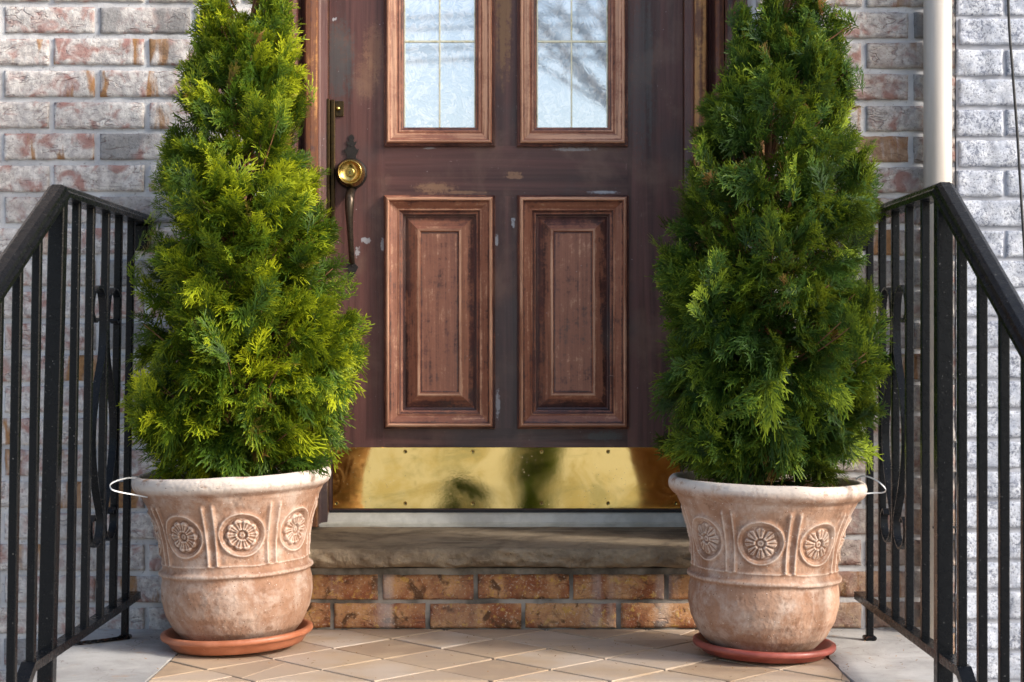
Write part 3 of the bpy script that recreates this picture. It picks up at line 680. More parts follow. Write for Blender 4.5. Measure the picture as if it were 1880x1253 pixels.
    q = MB(); q.plate([(x(hx + 1.6 + a), z(b)) for a, b in ((0, 474), (-4, 478), (-5, 484), (-11, 490), (0, 511), (11, 490), (5, 484), (4, 478))], yD - .0045, .004)
    q.lathe([(.0022, .0044), (.002, .0060), (.0001, .0064)], (x(hx + 1.6), yD, z(488)), 'Y', 12); q.make('foot_plate', M_DARKM, hp)
build_door()

# ------------------------------------------------------------------ landing, steps, street (the setting)
TX0, TX1, YF = -0.721, 0.672, 3.288
def clip(poly, ax, lim, keep_gt):
    out = []
    for i in range(len(poly)):
        a, b = poly[i], poly[(i + 1) % len(poly)]; ia = (a[ax] > lim) == keep_gt; ib = (b[ax] > lim) == keep_gt
        if ia: out.append(a)
        if ia != ib:
            t = (lim - a[ax]) / (b[ax] - a[ax]); out.append((a[0] + (b[0]-a[0])*t, a[1] + (b[1]-a[1])*t))
    return out
def tiles():
    d = 0.2348; mb = MB(); polys = []
    for i in range(-8, 9):
        for j in range(-2, 9):
            for o in (0, 0.5):
                cx, cy = 0.080 + d * (i + o), 3.284 + d * (j + o)
                g = d / 2 - random.uniform(0.0030, 0.0052)
                pl = [(cx, cy - g), (cx + g, cy), (cx, cy + g), (cx - g, cy)]
                for ax, l, k in ((0, TX0 + .002, True), (0, TX1 - .002, False), (1, YF, True), (1, yW - 0.003, False)):
                    pl = clip(pl, ax, l, k)
                    if len(pl) < 3: break
                if len(pl) < 3: continue
                # a few cracked tiles
                if random.random() < 0.16:
                    ang = random.uniform(0, math.pi); nx, ny = math.cos(ang), math.sin(ang); off = random.uniform(-.02, .02)
                    A = [((p[0]-cx)*nx + (p[1]-cy)*ny, -(p[0]-cx)*ny + (p[1]-cy)*nx) for p in pl]
                    for s_, k in ((0.0005, True), (-0.0005, False)):
                        q = clip(A, 0, off + s_, k)
                        if len(q) >= 3: polys.append([(cx + a*nx - b*ny, cy + a*ny + b*nx) for a, b in q])
                else: polys.append(pl)
    for pl in polys:
        h = random.uniform(-0.0008, 0.0008); tx, ty = random.uniform(-.006, .006), random.uniform(-.006, .006); n = len(pl)
        cx = sum(p[0] for p in pl) / n; cy = sum(p[1] for p in pl) / n; c = random.random()
        f = lambda p: h + tx * (p[0] - cx) + ty * (p[1] - cy)
        ins = [(cx + (p[0]-cx) * (1 - .0016 / max(.01, math.hypot(p[0]-cx, p[1]-cy))), cy + (p[1]-cy) * (1 - .0016 / max(.01, math.hypot(p[0]-cx, p[1]-cy)))) for p in pl]
        V = [(*p, f(p)) for p in ins] + [(*p, f(p) - .0010) for p in pl] + [(*p, -.010) for p in pl]
        mb.add(V, [tuple(range(n))] + [(i, n+i, n+(i+1) % n, (i+1) % n) for i in range(n)] + [(n+i, 2*n+i, 2*n+(i+1) % n, n+(i+1) % n) for i in range(n)], c)
    o = mb.make('tiled_landing', M_TILE, wear=True); tag(o, kind='structure')
    q = MB(); q.box(TX0, TX1, YF + .004, yW + .0, -.05, -.0035); tag(q.make('landing_grout', M_GROUT), kind='structure')
tiles()
def gridded_top(x0, x1, y0, y1, zt, zb, sd_, edge=None):
    nx, ny = max(2, int((x1-x0)/.01)), max(2, int((y1-y0)/.01)); X, Y = np.meshgrid(np.linspace(x0, x1, nx), np.linspace(y0, y1, ny))
    if edge == 'R': X = X + (np.abs(X - x1) < 1e-6) * 0.003 * fbm(Y * 18, 0 * Y, sd_, 3)
    if edge == 'L': X = X + (np.abs(X - x0) < 1e-6) * 0.003 * fbm(Y * 18, 0 * Y, sd_, 3)
    Z = zt + 0.0022 * fbm(X * 6, Y * 6, sd_, 4); I = np.arange(nx*ny).reshape(ny, nx); V = np.stack([X, Y, Z], -1).reshape(-1, 3).tolist()
    Fc = np.stack([I[:-1, :-1], I[:-1, 1:], I[1:, 1:], I[1:, :-1]], -1).reshape(-1, 4).tolist()
    rim = list(I[0]) + list(I[1:, -1]) + list(I[-1, -2::-1]) + list(I[-2:0:-1, 0]); n = len(V); V += [(V[i][0], V[i][1], zb) for i in rim]; m = len(rim)
    Fc += [(rim[k], n+k, n+(k+1) % m, rim[(k+1) % m]) for k in range(m)]
    return V, Fc
for sx in ((-1.005, TX0 - .001, 'R'), (TX1 + .001, 0.895, 'L')):
    V, Fc = gridded_top(sx[0], sx[1], 3.0, yW + 0.004, 0.001, -0.55, 3.3 if sx[2] == 'R' else 8.1, sx[2]); tag(make('landing_kerb', V, Fc, M_CONC, smooth=False), kind='structure')
q = MB(); q.box(TX0, TX1, YF + .012, yW, -.55, -.051)
for k in range(3): q.box(TX0, TX1, YF - .28 * (k + 1), YF + .011 - .28 * k + (0 if k else 0), -.55, -.18 * (k + 1) + (.0 if k < 2 else .0))
tag(q.make('steps', M_CONC), kind='structure')
q = MB(); q.add([(-400, -400, -.552), (400, -400, -.552), (400, 400, -.552), (-400, 400, -.552)], [(0, 1, 2, 3)]); tag(q.make('ground', mat_plain('ground_soil', (0.16, 0.15, 0.13), (0.24, 0.22, 0.19), 2)), kind='structure')
q = MB(); q.box(-30, 30, -2.6, yW, -.70, -.548); tag(q.make('pavement', M_PAVE), kind='structure')
q = MB(); q.add([(-60, -12.5, -.546), (60, -12.5, -.546), (60, -2.75, -.546), (-60, -2.75, -.546)], [(0, 1, 2, 3)]); tag(q.make('road', mat_concrete('pale_concrete_road', (0.44, 0.43, 0.40), (0.54, 0.52, 0.48))), kind='structure')  # light grey concrete, kept pale so the brass mirrors it bright

# ------------------------------------------------------------------ wrought-iron railings
SQ = lambda h, c=0.0018: [(-h+c, -h), (h-c, -h), (h, -h+c), (h, h-c), (h-c, h), (-h+c, h), (-h, h-c), (-h, -h+c)]
CAP = [(-.0235, 0), (.0235, 0), (.0238, .009), (.0200, .012), (.0185, .0135), (.0165, .020), (.0085, .0245), (-.0085, .0245), (-.0165, .020), (-.0185, .0135), (-.0200, .012), (-.0238, .009)]
def railing(name, X0, shear, bars, post, slope, label, scroll_i, cat='railing'):
    X = lambda z: X0 + shear * (z - H)
    root = empty(name, (X(0), post, 0.0), label, cat)
    zt = H + .271                                   # underside of the level cap
    yend = yW - .004; yfar = post - .95
    def under(y): return zt if y >= post else zt - slope * (post - y)
    q = MB(); pts = [(X(zt), yend, zt), (X(zt), post - .006, zt), (X(zt - slope * .9), yfar, under(yfar))]
    q.sweep(pts, [(a, b) for a, b in CAP], (1, 0, 0)); q.make('handrail', M_IRON, root)
    zb = 0.085; bend = [b for b in bars if b < post][0] - .012
    lowz = lambda y: zb if y > bend else zb - .62 * (bend - y)
    q = MB(); q.sweep([(X(zb), yend - .03, zb), (X(zb), bend, zb), (X(lowz(yfar)), yfar, lowz(yfar))], [(-.013, -.0085), (.013, -.0085), (.013, .0085), (-.013, .0085)], (-1, 0, 0)); q.make('bottom_rail', M_IRON, root)
    q = MB(); q.sweep([(X(-.56), post, -.56 if post < 3.0 else -.02), (X(zt), post, zt + .004)], SQ(.0148, .002), (1, 0, 0)); q.make('post', M_IRON, root)
    for i, y in enumerate(bars):
        q = MB(); bot = 0.0 if i == 0 else lowz(y) - .004
        if i == 0: q.box(X(0) - .014, X(0) + .014, y - .014, y + .014, 0.0, .010, .003)
        q.sweep([(X(bot), y, bot + (.002 if i == 0 else 0)), (X(under(y)), y, under(y) + .004)], SQ(.0079), (1, 0, 0)); q.make('baluster', M_IRON, root)
    # bracket that fixes the handrail to the wall
    q = MB(); q.box(X(zt) - .018, X(zt) + .018, yend - .035, yend - .002, zt - .062, zt - .001, .004); q.make('wall_bracket', M_IRON, root)
    yc = bars[scroll_i]
    half = [(.064, .046), (.080, .040), (.098, .060), (.090, .096), (.058, .113), (.026, .098), (.014, .060), (.0125, .010), (.022, -.040), (.052, -.100), (.074, -.170), (.072, -.240), (.046, -.310), (.018, -.360), (.0125, -.385), (.022, -.412), (.050, -.428), (.080, -.412), (.088, -.380), (.072, -.362), (.060, -.372)]
    for sg in (1, -1):
        pth = smooth_path([(X(H + v), yc + sg * (u * 1.22 - .002), H + v) for u, v in half], 5)
        q = MB(); q.sweep(pth, [(-.008, -.0022), (.008, -.0022), (.008, .0022), (-.008, .0022)], (1, 0, 0)); q.make('scroll', M_IRON, root)
    return root, X
zl = lambda px: 0.863 * F / (941 - px)
zr = lambda px: 0.805 * F / (px - 941)
LB = [zl(p) for p in (239, 216, 192.5, 164.5, 138, 67, 32, -3, -42, -85)]
RB = [zr(p) for p in (1597.5, 1620.5, 1644.5, 1670.5, 1699.5, 1767, 1804, 1844, 1886, 1932)]
_, XL = railing('iron_railing', -0.863, 0.016, LB, zl(104.5), 0.50, 'black iron stair railing with a chain at its foot, left of the door', 2)
_, XR = railing('iron_railing', 0.805, 0.0, RB, zr(1733), 0.545, 'black iron stair railing in front of the cream downpipe', 2)

# ------------------------------------------------------------------ planters
def planter(cx, cy, sc, npet, name, label, tilt, th0, foot):
    root = empty(name, (cx, cy, 0.010), label, 'planter', 'terracotta planters beside the door')
    prof = [(.088, .002), (.100, .004), (.118, .016), (.140, .040), (.157, .075), (.1645, .110), (.1640, .137), (.1605, .156), (.1625, .1595), (.1685, .1625), (.1695, .1660), (.1680, .1695), (.1615, .1725), (.1600, .1760), (.1595, .195), (.1620, .235), (.1700, .270), (.1830, .307), (.1935, .328), (.1960, .3315), (.1960, .335), (.2010, .3395), (.2090, .345), (.2150, .354), (.2165, .364), (.2140, .373), (.2080, .378), (.2000, .378), (.1950, .373), (.1900, .355), (.1850, .330), (.1800, .310)]
    pr = []
    for (a, b), (c, d) in zip(prof, prof[1:]):
        n = max(1, int(math.hypot(c - a, d - b) / .0014))
        for i in range(n): pr.append((a + (c-a)*i/n, b + (d-b)*i/n))
    pr.append(prof[-1]); pr = np.array(pr)
    k = np.ones(5) / 5
    for ax in (0, 1):
        e = np.concatenate([[pr[0, ax]]*2, pr[:, ax], [pr[-1, ax]]*2]); pr[:, ax] = np.convolve(e, k, 'valid')
    nt_ = 720; T, I2 = np.meshgrid(np.linspace(0, 2*np.pi, nt_, endpoint=False), np.arange(len(pr)), indexing='ij')
    r0 = pr[I2, 0]; Z = pr[I2, 1]; out = I2 < (len(pr) - int(.07 / .0014))
    per = 2*np.pi/8; loc = (T - th0 + per/2) % per - per/2
    a = loc * .160; b = Z - .253; rr = np.hypot(a, b); an = np.arctan2(b, a)
    band = np.clip((Z - .186)/.004, 0, 1) * np.clip((.322 - Z)/.01, 0, 1)
    ring = .0050 * np.exp(-((rr - .0455)/.0042)**2) + .0012 * np.exp(-((rr - .0395)/.002)**2)
    inside = -.0030 * np.clip((.0405 - rr)/.003, 0, 1)
    pe = .5 + .5*np.cos(npet*an + math.pi/2*0)
    ro = .0305 + .0045*np.sqrt(pe)
    if npet == 8:
        pet = .0062 * np.clip(.2 + pe*3.2, 0, 1) * np.clip((ro - rr)/.003, 0, 1) * np.clip((rr - .007)/.005, 0, 1) * (1 - .55*np.exp(-((pe - 1)/.03)**2)*np.clip((rr - .012)/.008, 0, 1)) * (.65 + .35*np.sin(rr/.030*3.1))
    else:
        pet = .0064 * np.clip(.55 + pe, 0, 1) * np.clip((ro - rr)/.003, 0, 1) * np.clip((rr - .007)/.004, 0, 1) - .0022*np.exp(-((pe - 1)/.05)**2) * (rr < .027) + .0015*np.exp(-((rr - .028)/.002)**2)
    boss = .0056 * np.clip((.0085 - rr)/.0035, 0, 1) - .002*np.exp(-(rr/.0025)**2) + .0022*np.exp(-((rr-.0125)/.0022)**2)
    med = (ring + inside + pet + boss) * (rr < .056)
    edge = per/2*.160 - np.abs(a)
    ribs = .0054*np.exp(-((edge - .0096)/.0042)**2) - .0012*np.exp(-((edge)/.004)**2)
    frame = .0022*np.exp(-((Z - .187)/.003)**2)
    rel = band * (med + ribs * (rr > .046)) + frame
    nz = .0009*fbm(np.cos(T)*5, np.sin(T)*5, Z*22, 4) + .00045*fbm(np.cos(T)*28, np.sin(T)*28, Z*140, 2)
    rad = (r0 + np.where(out, rel, 0) + nz) * sc
    V = np.stack([cx + rad*np.cos(T), cy + rad*np.sin(T), .010 + Z*sc + .0015*fbm(np.cos(T)*2, np.sin(T)*2, Z*0, 2)], -1).reshape(-1, 3)
    m = len(pr); I = np.arange(nt_*m).reshape(nt_, m); J = np.roll(I, -1, 0)
    Fq = np.stack([I[:, :-1], J[:, :-1], J[:, 1:], I[:, 1:]], -1).reshape(-1, 4)
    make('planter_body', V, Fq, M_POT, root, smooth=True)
    if foot:
        q = MB(); q.lathe([(.02, .0), (.086*sc, .0), (.092*sc, .004), (.090*sc, .017)], (cx, cy, .0065), 'Z', 64); q.make('foot', M_POT, root, smooth=True)
    root.rotation_euler = (0, tilt, 0)
    # bare soil with dropped needles: nobody could count it
    q = MB(); V = []; nR, nA = 12, 60
    for i in range(nR + 1):
        for j in range(nA):
            r_ = .186*sc*i/nR; t = 2*math.pi*j/nA; V.append((r_*math.cos(t), r_*math.sin(t), .348*sc + .010*float(fbm(r_*40*math.cos(t), r_*40*math.sin(t), 2.0, 3)) - .006*(i == nR)))
    q.add(V, [(i*nA+j, i*nA+(j+1) % nA, (i+1)*nA+(j+1) % nA, (i+1)*nA+j) for i in range(nR) for j in range(nA)][::1])
    q.mi = 1
    for _ in range(900):
        r_ = .18*sc*math.sqrt(random.random()); t = random.uniform(0, 2*math.pi); l = random.uniform(.012, .03); an_ = random.uniform(0, 2*math.pi)
        c = Vector((r_*math.cos(t), r_*math.sin(t), .352*sc + random.uniform(0, .016))); d = Vector((math.cos(an_), math.sin(an_), random.uniform(-.25, .35)))*l/2; s_ = Vector((-d.y, d.x, random.uniform(-.004, .004))).normalized()*random.uniform(.0006, .0012)
        k = d.cross(s_).normalized()*l*random.uniform(-.2, .2)
        q.add([c-d-s_, c-d+s_, c+s_+k, c-s_+k, c+d+s_*.4, c+d-s_*.4], [(0, 1, 2, 3), (3, 2, 4, 5)])
    o = make('potting_soil', np.array(q.v) + np.array((cx, cy, 0.010)), q.f, [M_SOIL, M_NEEDLE], None, (cx, cy, 0.010), False, None, q.m)
    o.rotation_euler = (0, tilt, 0)
    tag(o, 'dark soil strewn with dry needles in the %s planter' % ('left' if cx < 0 else 'right'), 'soil', None, 'stuff')
    return root
def saucer(cx, cy, r, h, m, label, tilt, z0):
    s = r / .165
    pr = [(.0, .004), (.118*s, .004), (.132*s, .007), (.146*s, h*.8), (.1525*s, h - .001), (.155*s, h + .0005), (.1605*s, h), (.1645*s, h - .002), (.165*s, h - .009), (.1625*s, h - .0125), (.158*s, h - .013), (.155*s, h - .016), (.1465*s, .008), (.142*s, .001), (.136*s, 0.0), (.0, 0.0)]
    q = MB(); q.lathe(pr, (cx, cy, z0), 'Z', 96); o = q.make('saucer', m, None, (cx, cy, z0), True); o.rotation_euler = (0, tilt, 0)
    tag(o, label, 'saucer', 'plastic saucers under the planters')
LX, LY = PX(441, 3.655), 3.655
RX, RY = PX(1399, 3.565), 3.565
planter(LX, LY, 1.0, 10, 'planter', 'weathered terracotta planter with many petalled rosettes in an orange saucer', R(-2.6), R(-75), False)
planter(RX, RY, 0.975, 8, 'planter', 'weathered terracotta planter with eight petalled rosettes in a red saucer', R(1.9), R(-102), True)
saucer(PX(437.5, LY), LY, .166, .034, mat_plastic('orange_plastic', (0.38, 0.125, 0.058), (0.48, 0.18, 0.095)), 'orange plastic saucer under the left planter', R(-2.6), .0075)
saucer(PX(1403, RY), RY, .1525, .026, mat_plastic('red_plastic', (0.24, 0.052, 0.038), (0.33, 0.085, 0.062)), 'dusty red plastic saucer under the right planter', R(1.9), .0055)

# ------------------------------------------------------------------ potted evergreens: flat fern-like sprays of scale leaves
def spray_proto(seed):
    r = random.Random(seed); V, Fc, A = [], [], []
    def ribbon(p0, ang, bend, L, w0, w1, n, tilt, a0, a1):
        # in-plane ribbon (x forward, y sideways), tilt lifts it out of the plane; blunt tip
        p = Vector(p0); pts = [p.copy()]
        for i in range(n):
            p = p + Vector((math.cos(ang), math.sin(ang), tilt)) * (L / n); pts.append(p.copy()); ang += bend / n
        b = len(V); zt = r.uniform(-.45, .45)
        for i, q in enumerate(pts):
            t = i / n; k = pts[min(i+1, n)] - pts[max(i-1, 0)]; sv = Vector((-k.y, k.x, 0)).normalized(); sv.z = zt; w_ = (w0 + (w1 - w0)*t) * (0.6 if i == n else 1)
            V.append(q + sv*w_); V.append(q - sv*w_); A.extend([a0 + (a1-a0)*t]*2)
        for i in range(n): Fc.append((b+2*i, b+2*i+2, b+2*i+3, b+2*i+1))
        return pts
    W = .0165
    n = r.randint(5, 7); ax = ribbon((0, 0, 0), r.uniform(-.1, .1), r.uniform(-.5, .5), 1.0, W*.8, W, n + 2, -.04, 0.0, .85)
    for i in range(1, n + 2):
        t = i / (n + 2); k = ax[i+1] - ax[i-1]; base = math.atan2(k.y, k.x)
        for s2 in ((1 if i % 2 else -1,) if r.random() < .35 else (1, -1)):
            L = (.50*math.sin(math.pi*min(1, t*.75 + .28))**.8 + .06)*r.uniform(.7, 1.15); tl = r.uniform(-.25, .25)
            bd = -s2*r.uniform(.15, .55); pts = ribbon(ax[i], base + s2*r.uniform(.50, .80), bd, L, W, W*.9, 4, tl, .1 + .4*t, .75 + .25*r.random())
            ns = max(1, int(L / .135))
            for j in range(ns):
                f = (j + .7)/(ns + .35)*4; ii = min(3, int(f)); q = pts[ii].lerp(pts[ii+1], f - ii); kk = pts[ii+1] - pts[ii]; b2 = math.atan2(kk.y, kk.x)
                s3 = 1 if (j + (s2 > 0)) % 2 else -1
                for s4 in ((s3,) if r.random() < .6 else (1, -1)):
                    ribbon(q, b2 + s4*r.uniform(.42, .72), -s4*.3, r.uniform(.15, .27)*(1.1 - .3*j/ns), W, W*.85, 2, tl + r.uniform(-.3, .3), .3 + .35*t, .75 + .25*r.random())
    return np.array([tuple(v) for v in V]), np.array(Fc), np.array(A)
PROTO = [spray_proto(s) for s in range(12)]
def evergreen(name, label, cx, cy, outl, zs0, leaders, count, mat, seed, tone, hlean):
    """outl: rows (py, px left, px right) of the crown's outline at depth cy"""
    r = np.random.default_rng(seed); root = empty(name, (cx, cy, zs0), label, 'shrub', 'potted evergreens beside the door')
    oz = np.array([PZ(a, cy) for a, b, c in outl])[::-1]; ol = np.array([PX(b, cy) for a, b, c in outl])[::-1]; orr = np.array([PX(c, cy) for a, b, c in outl])[::-1]
    if oz[0] > oz[-1]: oz, ol, orr = oz[::-1], ol[::-1], orr[::-1]
    wd = .035*(orr - ol); ol = ol - wd; orr = orr + wd; XLf = lambda z: np.interp(z, oz, ol); XRf = lambda z: np.interp(z, oz, orr)
    zz = np.linspace(oz[0], oz[-1], 400); rad = (XRf(zz) - XLf(zz))/2; cdf = np.cumsum(rad**.72); cdf /= cdf[-1]
    tips, outs, Ls = [], [], []
    nb = count // 10; zb_ = np.interp(r.random(nb), cdf, zz); pb = r.uniform(0, 2*np.pi, nb); fl = r.random(nb) < .36; pb = np.where(fl & (np.sin(pb) > 0.2), -pb, pb)
    tf_ = lambda z: (z - zz[0])/(zz[-1] - zz[0])
    # every branch carries a flat fan of sprays
    ob = np.stack([np.cos(pb), np.sin(pb), 0*pb], -1); upb = np.interp(tf_(zb_), [0, .12, .35, 1], [-.15, .10, .45, 1.3]) + r.normal(0, .22, nb)
    bd = ob*r.uniform(.6, 1.0, (nb, 1)) + np.stack([0*pb, 0*pb, upb], -1) + r.normal(0, .22, (nb, 3)); bd /= np.linalg.norm(bd, axis=1, keepdims=True)
    bn = ob*r.uniform(-.2, 1.0, (nb, 1)) + r.normal(0, .55, (nb, 3)); bn -= bd*np.sum(bn*bd, 1, keepdims=True); bn /= np.linalg.norm(bn, axis=1, keepdims=True); bs = np.cross(bn, bd)
    sb = (1 + .075*fbm(np.cos(pb)*2.3 + seed, np.sin(pb)*2.3, zb_*11, 3))*r.uniform(.92, 1.04, nb); tb = r.normal(0, .20, nb); lenb = np.interp(tf_(zb_), [0, 1], [.115, .066])*r.uniform(.8, 1.2, nb)
    m_ = 10; k = np.repeat(np.arange(nb), m_); n = len(k); t_ = np.tile(np.linspace(0.05, 1, m_), nb) + r.normal(0, .03, n); sg = np.tile(np.where(np.arange(m_) % 2, 1, -1), nb)
    xc = (XLf(zb_) + XRf(zb_))/2; hw = (XRf(zb_) - XLf(zb_))/2; dep = np.minimum(hw*.92, .205)
    tip = np.stack([xc + hw*np.cos(pb)*sb, cy + dep*np.sin(pb)*sb, zb_], -1)
    off = sg*(1 - t_)**.7*r.uniform(.5, 1.1, n)
    T1 = tip[k] - bd[k]*(lenb[k]*(1 - t_))[:, None] + bs[k]*(off*lenb[k]*.48)[:, None] + bn[k]*r.normal(0, .007, (n, 1))
    D1 = bd[k] + bs[k]*(off*.95)[:, None] + r.normal(0, .16, (n, 3)); D1[:, 2] -= .12
    N1 = bn[k] + r.normal(0, .30, (n, 3)); L1 = r.uniform(.042, .078, n)*np.interp(tf_(zb_[k]), [0, 1], [1.12, .80])
    # fill inside
    n = int(count*.46); z = np.interp(r.random(n), cdf, zz); phi = r.uniform(0, 2*np.pi, n); s = r.uniform(.40, .84, n)
    xc = (XLf(z) + XRf(z))/2; hw = (XRf(z) - XLf(z))/2; dep = np.minimum(hw*.92, 0.205)
    x = xc + hw*np.cos(phi)*s; y = cy + dep*np.sin(phi)*s; o = np.stack([np.cos(phi), np.sin(phi), 0*phi], -1)
    dirv = o*r.uniform(.55, 1.0, (n, 1)) + np.stack([0*phi, 0*phi, np.interp(tf_(z), [0, .12, .35, 1], [-.30, -.10, .30, 1.15]) + r.normal(0, .42, n)], -1) + r.normal(0, .30, (n, 3))
    L = r.uniform(.055, .10, n)*np.interp(tf_(z), [0, 1], [1.08, .72])
    nrm0 = np.concatenate([N1, o + r.normal(0, .75, (n, 3))]); tone0 = np.concatenate([tb[k], 0*z])
    T = [T1, np.stack([x, y, z], -1)]; D = [D1, dirv]; LL = [L1, L]; SS = [np.ones(len(T1)), s]
    for (px, ptop, pbase, rpx, cnt) in leaders:
        zt, zb = PZ(ptop, cy), PZ(pbase, cy); xm = PX(px, cy); rm = rpx/F*cy; q = r.random(cnt)**1.25
        z = zb + (zt - zb)*q; ph = r.uniform(0, 2*np.pi, cnt); rr = rm*(1 - q)**.75*r.uniform(.35, 1.0, cnt) + .004
        T.append(np.stack([xm + rr*np.cos(ph), cy - .01 + rr*np.sin(ph), z], -1)); D.append(np.stack([np.cos(ph)*.6, np.sin(ph)*.6, .9 + 0*ph], -1) + r.normal(0, .28, (cnt, 3))); LL.append(r.uniform(.04, .08, cnt)); SS.append(np.ones(cnt))
    T, D, LL, SS = np.concatenate(T), np.concatenate(D), np.concatenate(LL), np.concatenate(SS)
    D /= np.linalg.norm(D, axis=1, keepdims=True); n = len(T)
    lim = yW - .012
    ok = T[:, 1] < np.where((T[:, 0] > OPL + .03) & (T[:, 0] < OPR - .03), 4.1, lim); T[:, 1] = np.where(ok, T[:, 1], lim)
    # frame: forward D, plane normal roughly facing outwards / random roll
    outw = np.stack([(T[:, 0] - cx), (T[:, 1] - cy), 0*T[:, 0]], -1); outw /= np.linalg.norm(outw, axis=1, keepdims=True) + 1e-6
    rnd = r.normal(0, .75, (n, 3)); nrm = outw + rnd; nrm[:len(nrm0)] = nrm0; tadd = np.zeros(n); tadd[:len(tone0)] = tone0; nrm -= D*np.sum(nrm*D, 1, keepdims=True); nrm /= np.linalg.norm(nrm, axis=1, keepdims=True); side = np.cross(nrm, D)
    patch = fbm(T[:, 0]*9 + seed, T[:, 1]*9, T[:, 2]*9, 3)
    tn = np.clip(tone + .20*patch + tadd + r.normal(0, .16, n), 0, 1); brown = (r.random(n) < .012*(1 + 4*(SS < .75)))*r.uniform(.5, 1, n)
    pv, pf, pa = [], [], []; nv = 0; pid = r.integers(0, len(PROTO), n)
    for k in range(len(PROTO)):
        ids = np.where(pid == k)[0]
        if not len(ids): continue
        v, f, a = PROTO[k]; l = LL[ids][:, None, None]; droop = -0.22*(v[:, 0]**2)[None, :, None]
        B = T[ids] - D[ids]*LL[ids][:, None]
        W_ = (D[ids][:, None, :]*v[None, :, 0:1] + side[ids][:, None, :]*v[None, :, 1:2] + nrm[ids][:, None, :]*v[None, :, 2:3])*l + B[:, None, :]
        W_[:, :, 2:3] += droop*l*np.abs(1 - D[ids][:, None, 2:3])
        m = len(v); pv.append(W_.reshape(-1, 3)); pf.append((f[None] + (np.arange(len(ids))*m)[:, None, None] + nv).reshape(-1, 4)); nv += len(ids)*m
        t = np.clip(tn[ids][:, None]*.75 + (a[None] - .5)*.85, 0, 1)  # lighter tips are new growth, with extra light contrast put into the colour
        pa.append(np.stack([t, np.repeat(brown[ids][:, None], m, 1), 0*t, 0*t + 1], -1).reshape(-1, 4))
    PV = np.concatenate(pv); PV[:, 1] = np.minimum(PV[:, 1], np.where((PV[:, 0] > OPL) & (PV[:, 0] < OPR), 4.25, yW - .006))
    make('foliage', PV, np.concatenate(pf), mat, root, attrs={'bt': np.concatenate(pa)})
    # trunk, stems and twigs
    q = MB(); rr = random.Random(seed); ztop = PZ(60, cy)
    tr = smooth_path([(cx, cy, zs0 - .02), (cx + .008, cy - .004, zs0 + .25), (cx + hlean*.5, cy + .006, zs0 + .6), (cx + hlean, cy, ztop)], 8)
    q.tube(tr, [.014 - .0105*i/len(tr) for i in range(len(tr))], 10)
    for (px, ptop, pbase, rpx, cnt) in leaders:
        zt, zb = PZ(ptop, cy), PZ(pbase + 190, cy); xm = PX(px, cy); zc = max(zb, zs0 + .2); c = [p for p in tr if p.z <= zc][-1]
        pth = smooth_path([c, (xm + (c.x - xm)*.35, cy - .012, (c.z + zt)/2), (xm, cy - .01, zt - .02)], 6); q.tube(pth, [.0042 - .0034*i/len(pth) for i in range(len(pth))], 6)
    q.make('trunk', M_BARK, root, smooth=True); q = MB()
    sel = np.where((SS > .5))[0]; sel = sel[r.permutation(len(sel))[:420]]
    for i in sel:
        B = Vector(T[i] - D[i]*LL[i]*.75); zc = max(zs0 + .03, B.z - rr.uniform(.06, .16)); c = min(tr, key=lambda p: abs(p.z - zc)); mid = c.lerp(B, .55) + Vector((0, 0, -.012))
        q.tube(smooth_path([c, mid, B], 4), [.0032 - .0024*k/8 for k in range(9)], 5)
    tag(q.make('twigs', M_BARK, root, smooth=True), kind='stuff')
    return root
LOUT = [(30, 362, 540), (100, 345, 555), (200, 328, 575), (300, 296, 588), (400, 290, 612), (500, 268, 632), (600, 258, 650), (680, 246, 662), (750, 232, 655), (800, 240, 648), (835, 292, 618), (852, 345, 560)]
ROUT = [(40, 1392, 1535), (100, 1330, 1548), (150, 1300, 1562), (250, 1276, 1580), (330, 1255, 1600), (430, 1228, 1604), (500, 1226, 1615), (560, 1222, 1628), (650, 1206, 1628), (720, 1206, 1618), (800, 1215, 1606), (838, 1250, 1580), (860, 1320, 1535)]
M_LEAFL = mat_leaf('yellow_green_scale_leaf', (0.010, 0.032, 0.004), (0.066, 0.128, 0.008), (0.54, 0.58, 0.016))  # both leaf ramps widened: bright highlights and dark gaps put into the colours
M_LEAFR = mat_leaf('deep_green_scale_leaf', (0.008, 0.027, 0.006), (0.040, 0.095, 0.012), (0.34, 0.43, 0.028))
evergreen('evergreen_shrub', 'bright yellow green conical evergreen with two tips, in the left planter', LX, LY - .005, LOUT, .36,
          [(398, -110, 130, 60, 210), (500, -150, 130, 64, 250), (452, 20, 160, 40, 90)], 2500, M_LEAFL, 3, .50, .02)
evergreen('evergreen_shrub', 'darker green conical evergreen in the planter beside the downpipe', RX, RY - .005, ROUT, .35,
          [(1362, 6, 200, 50, 170), (1422, -70, 130, 48, 170), (1482, -140, 140, 60, 230), (1535, 10, 170, 26, 60)], 2750, M_LEAFR, 8, .40, .02)

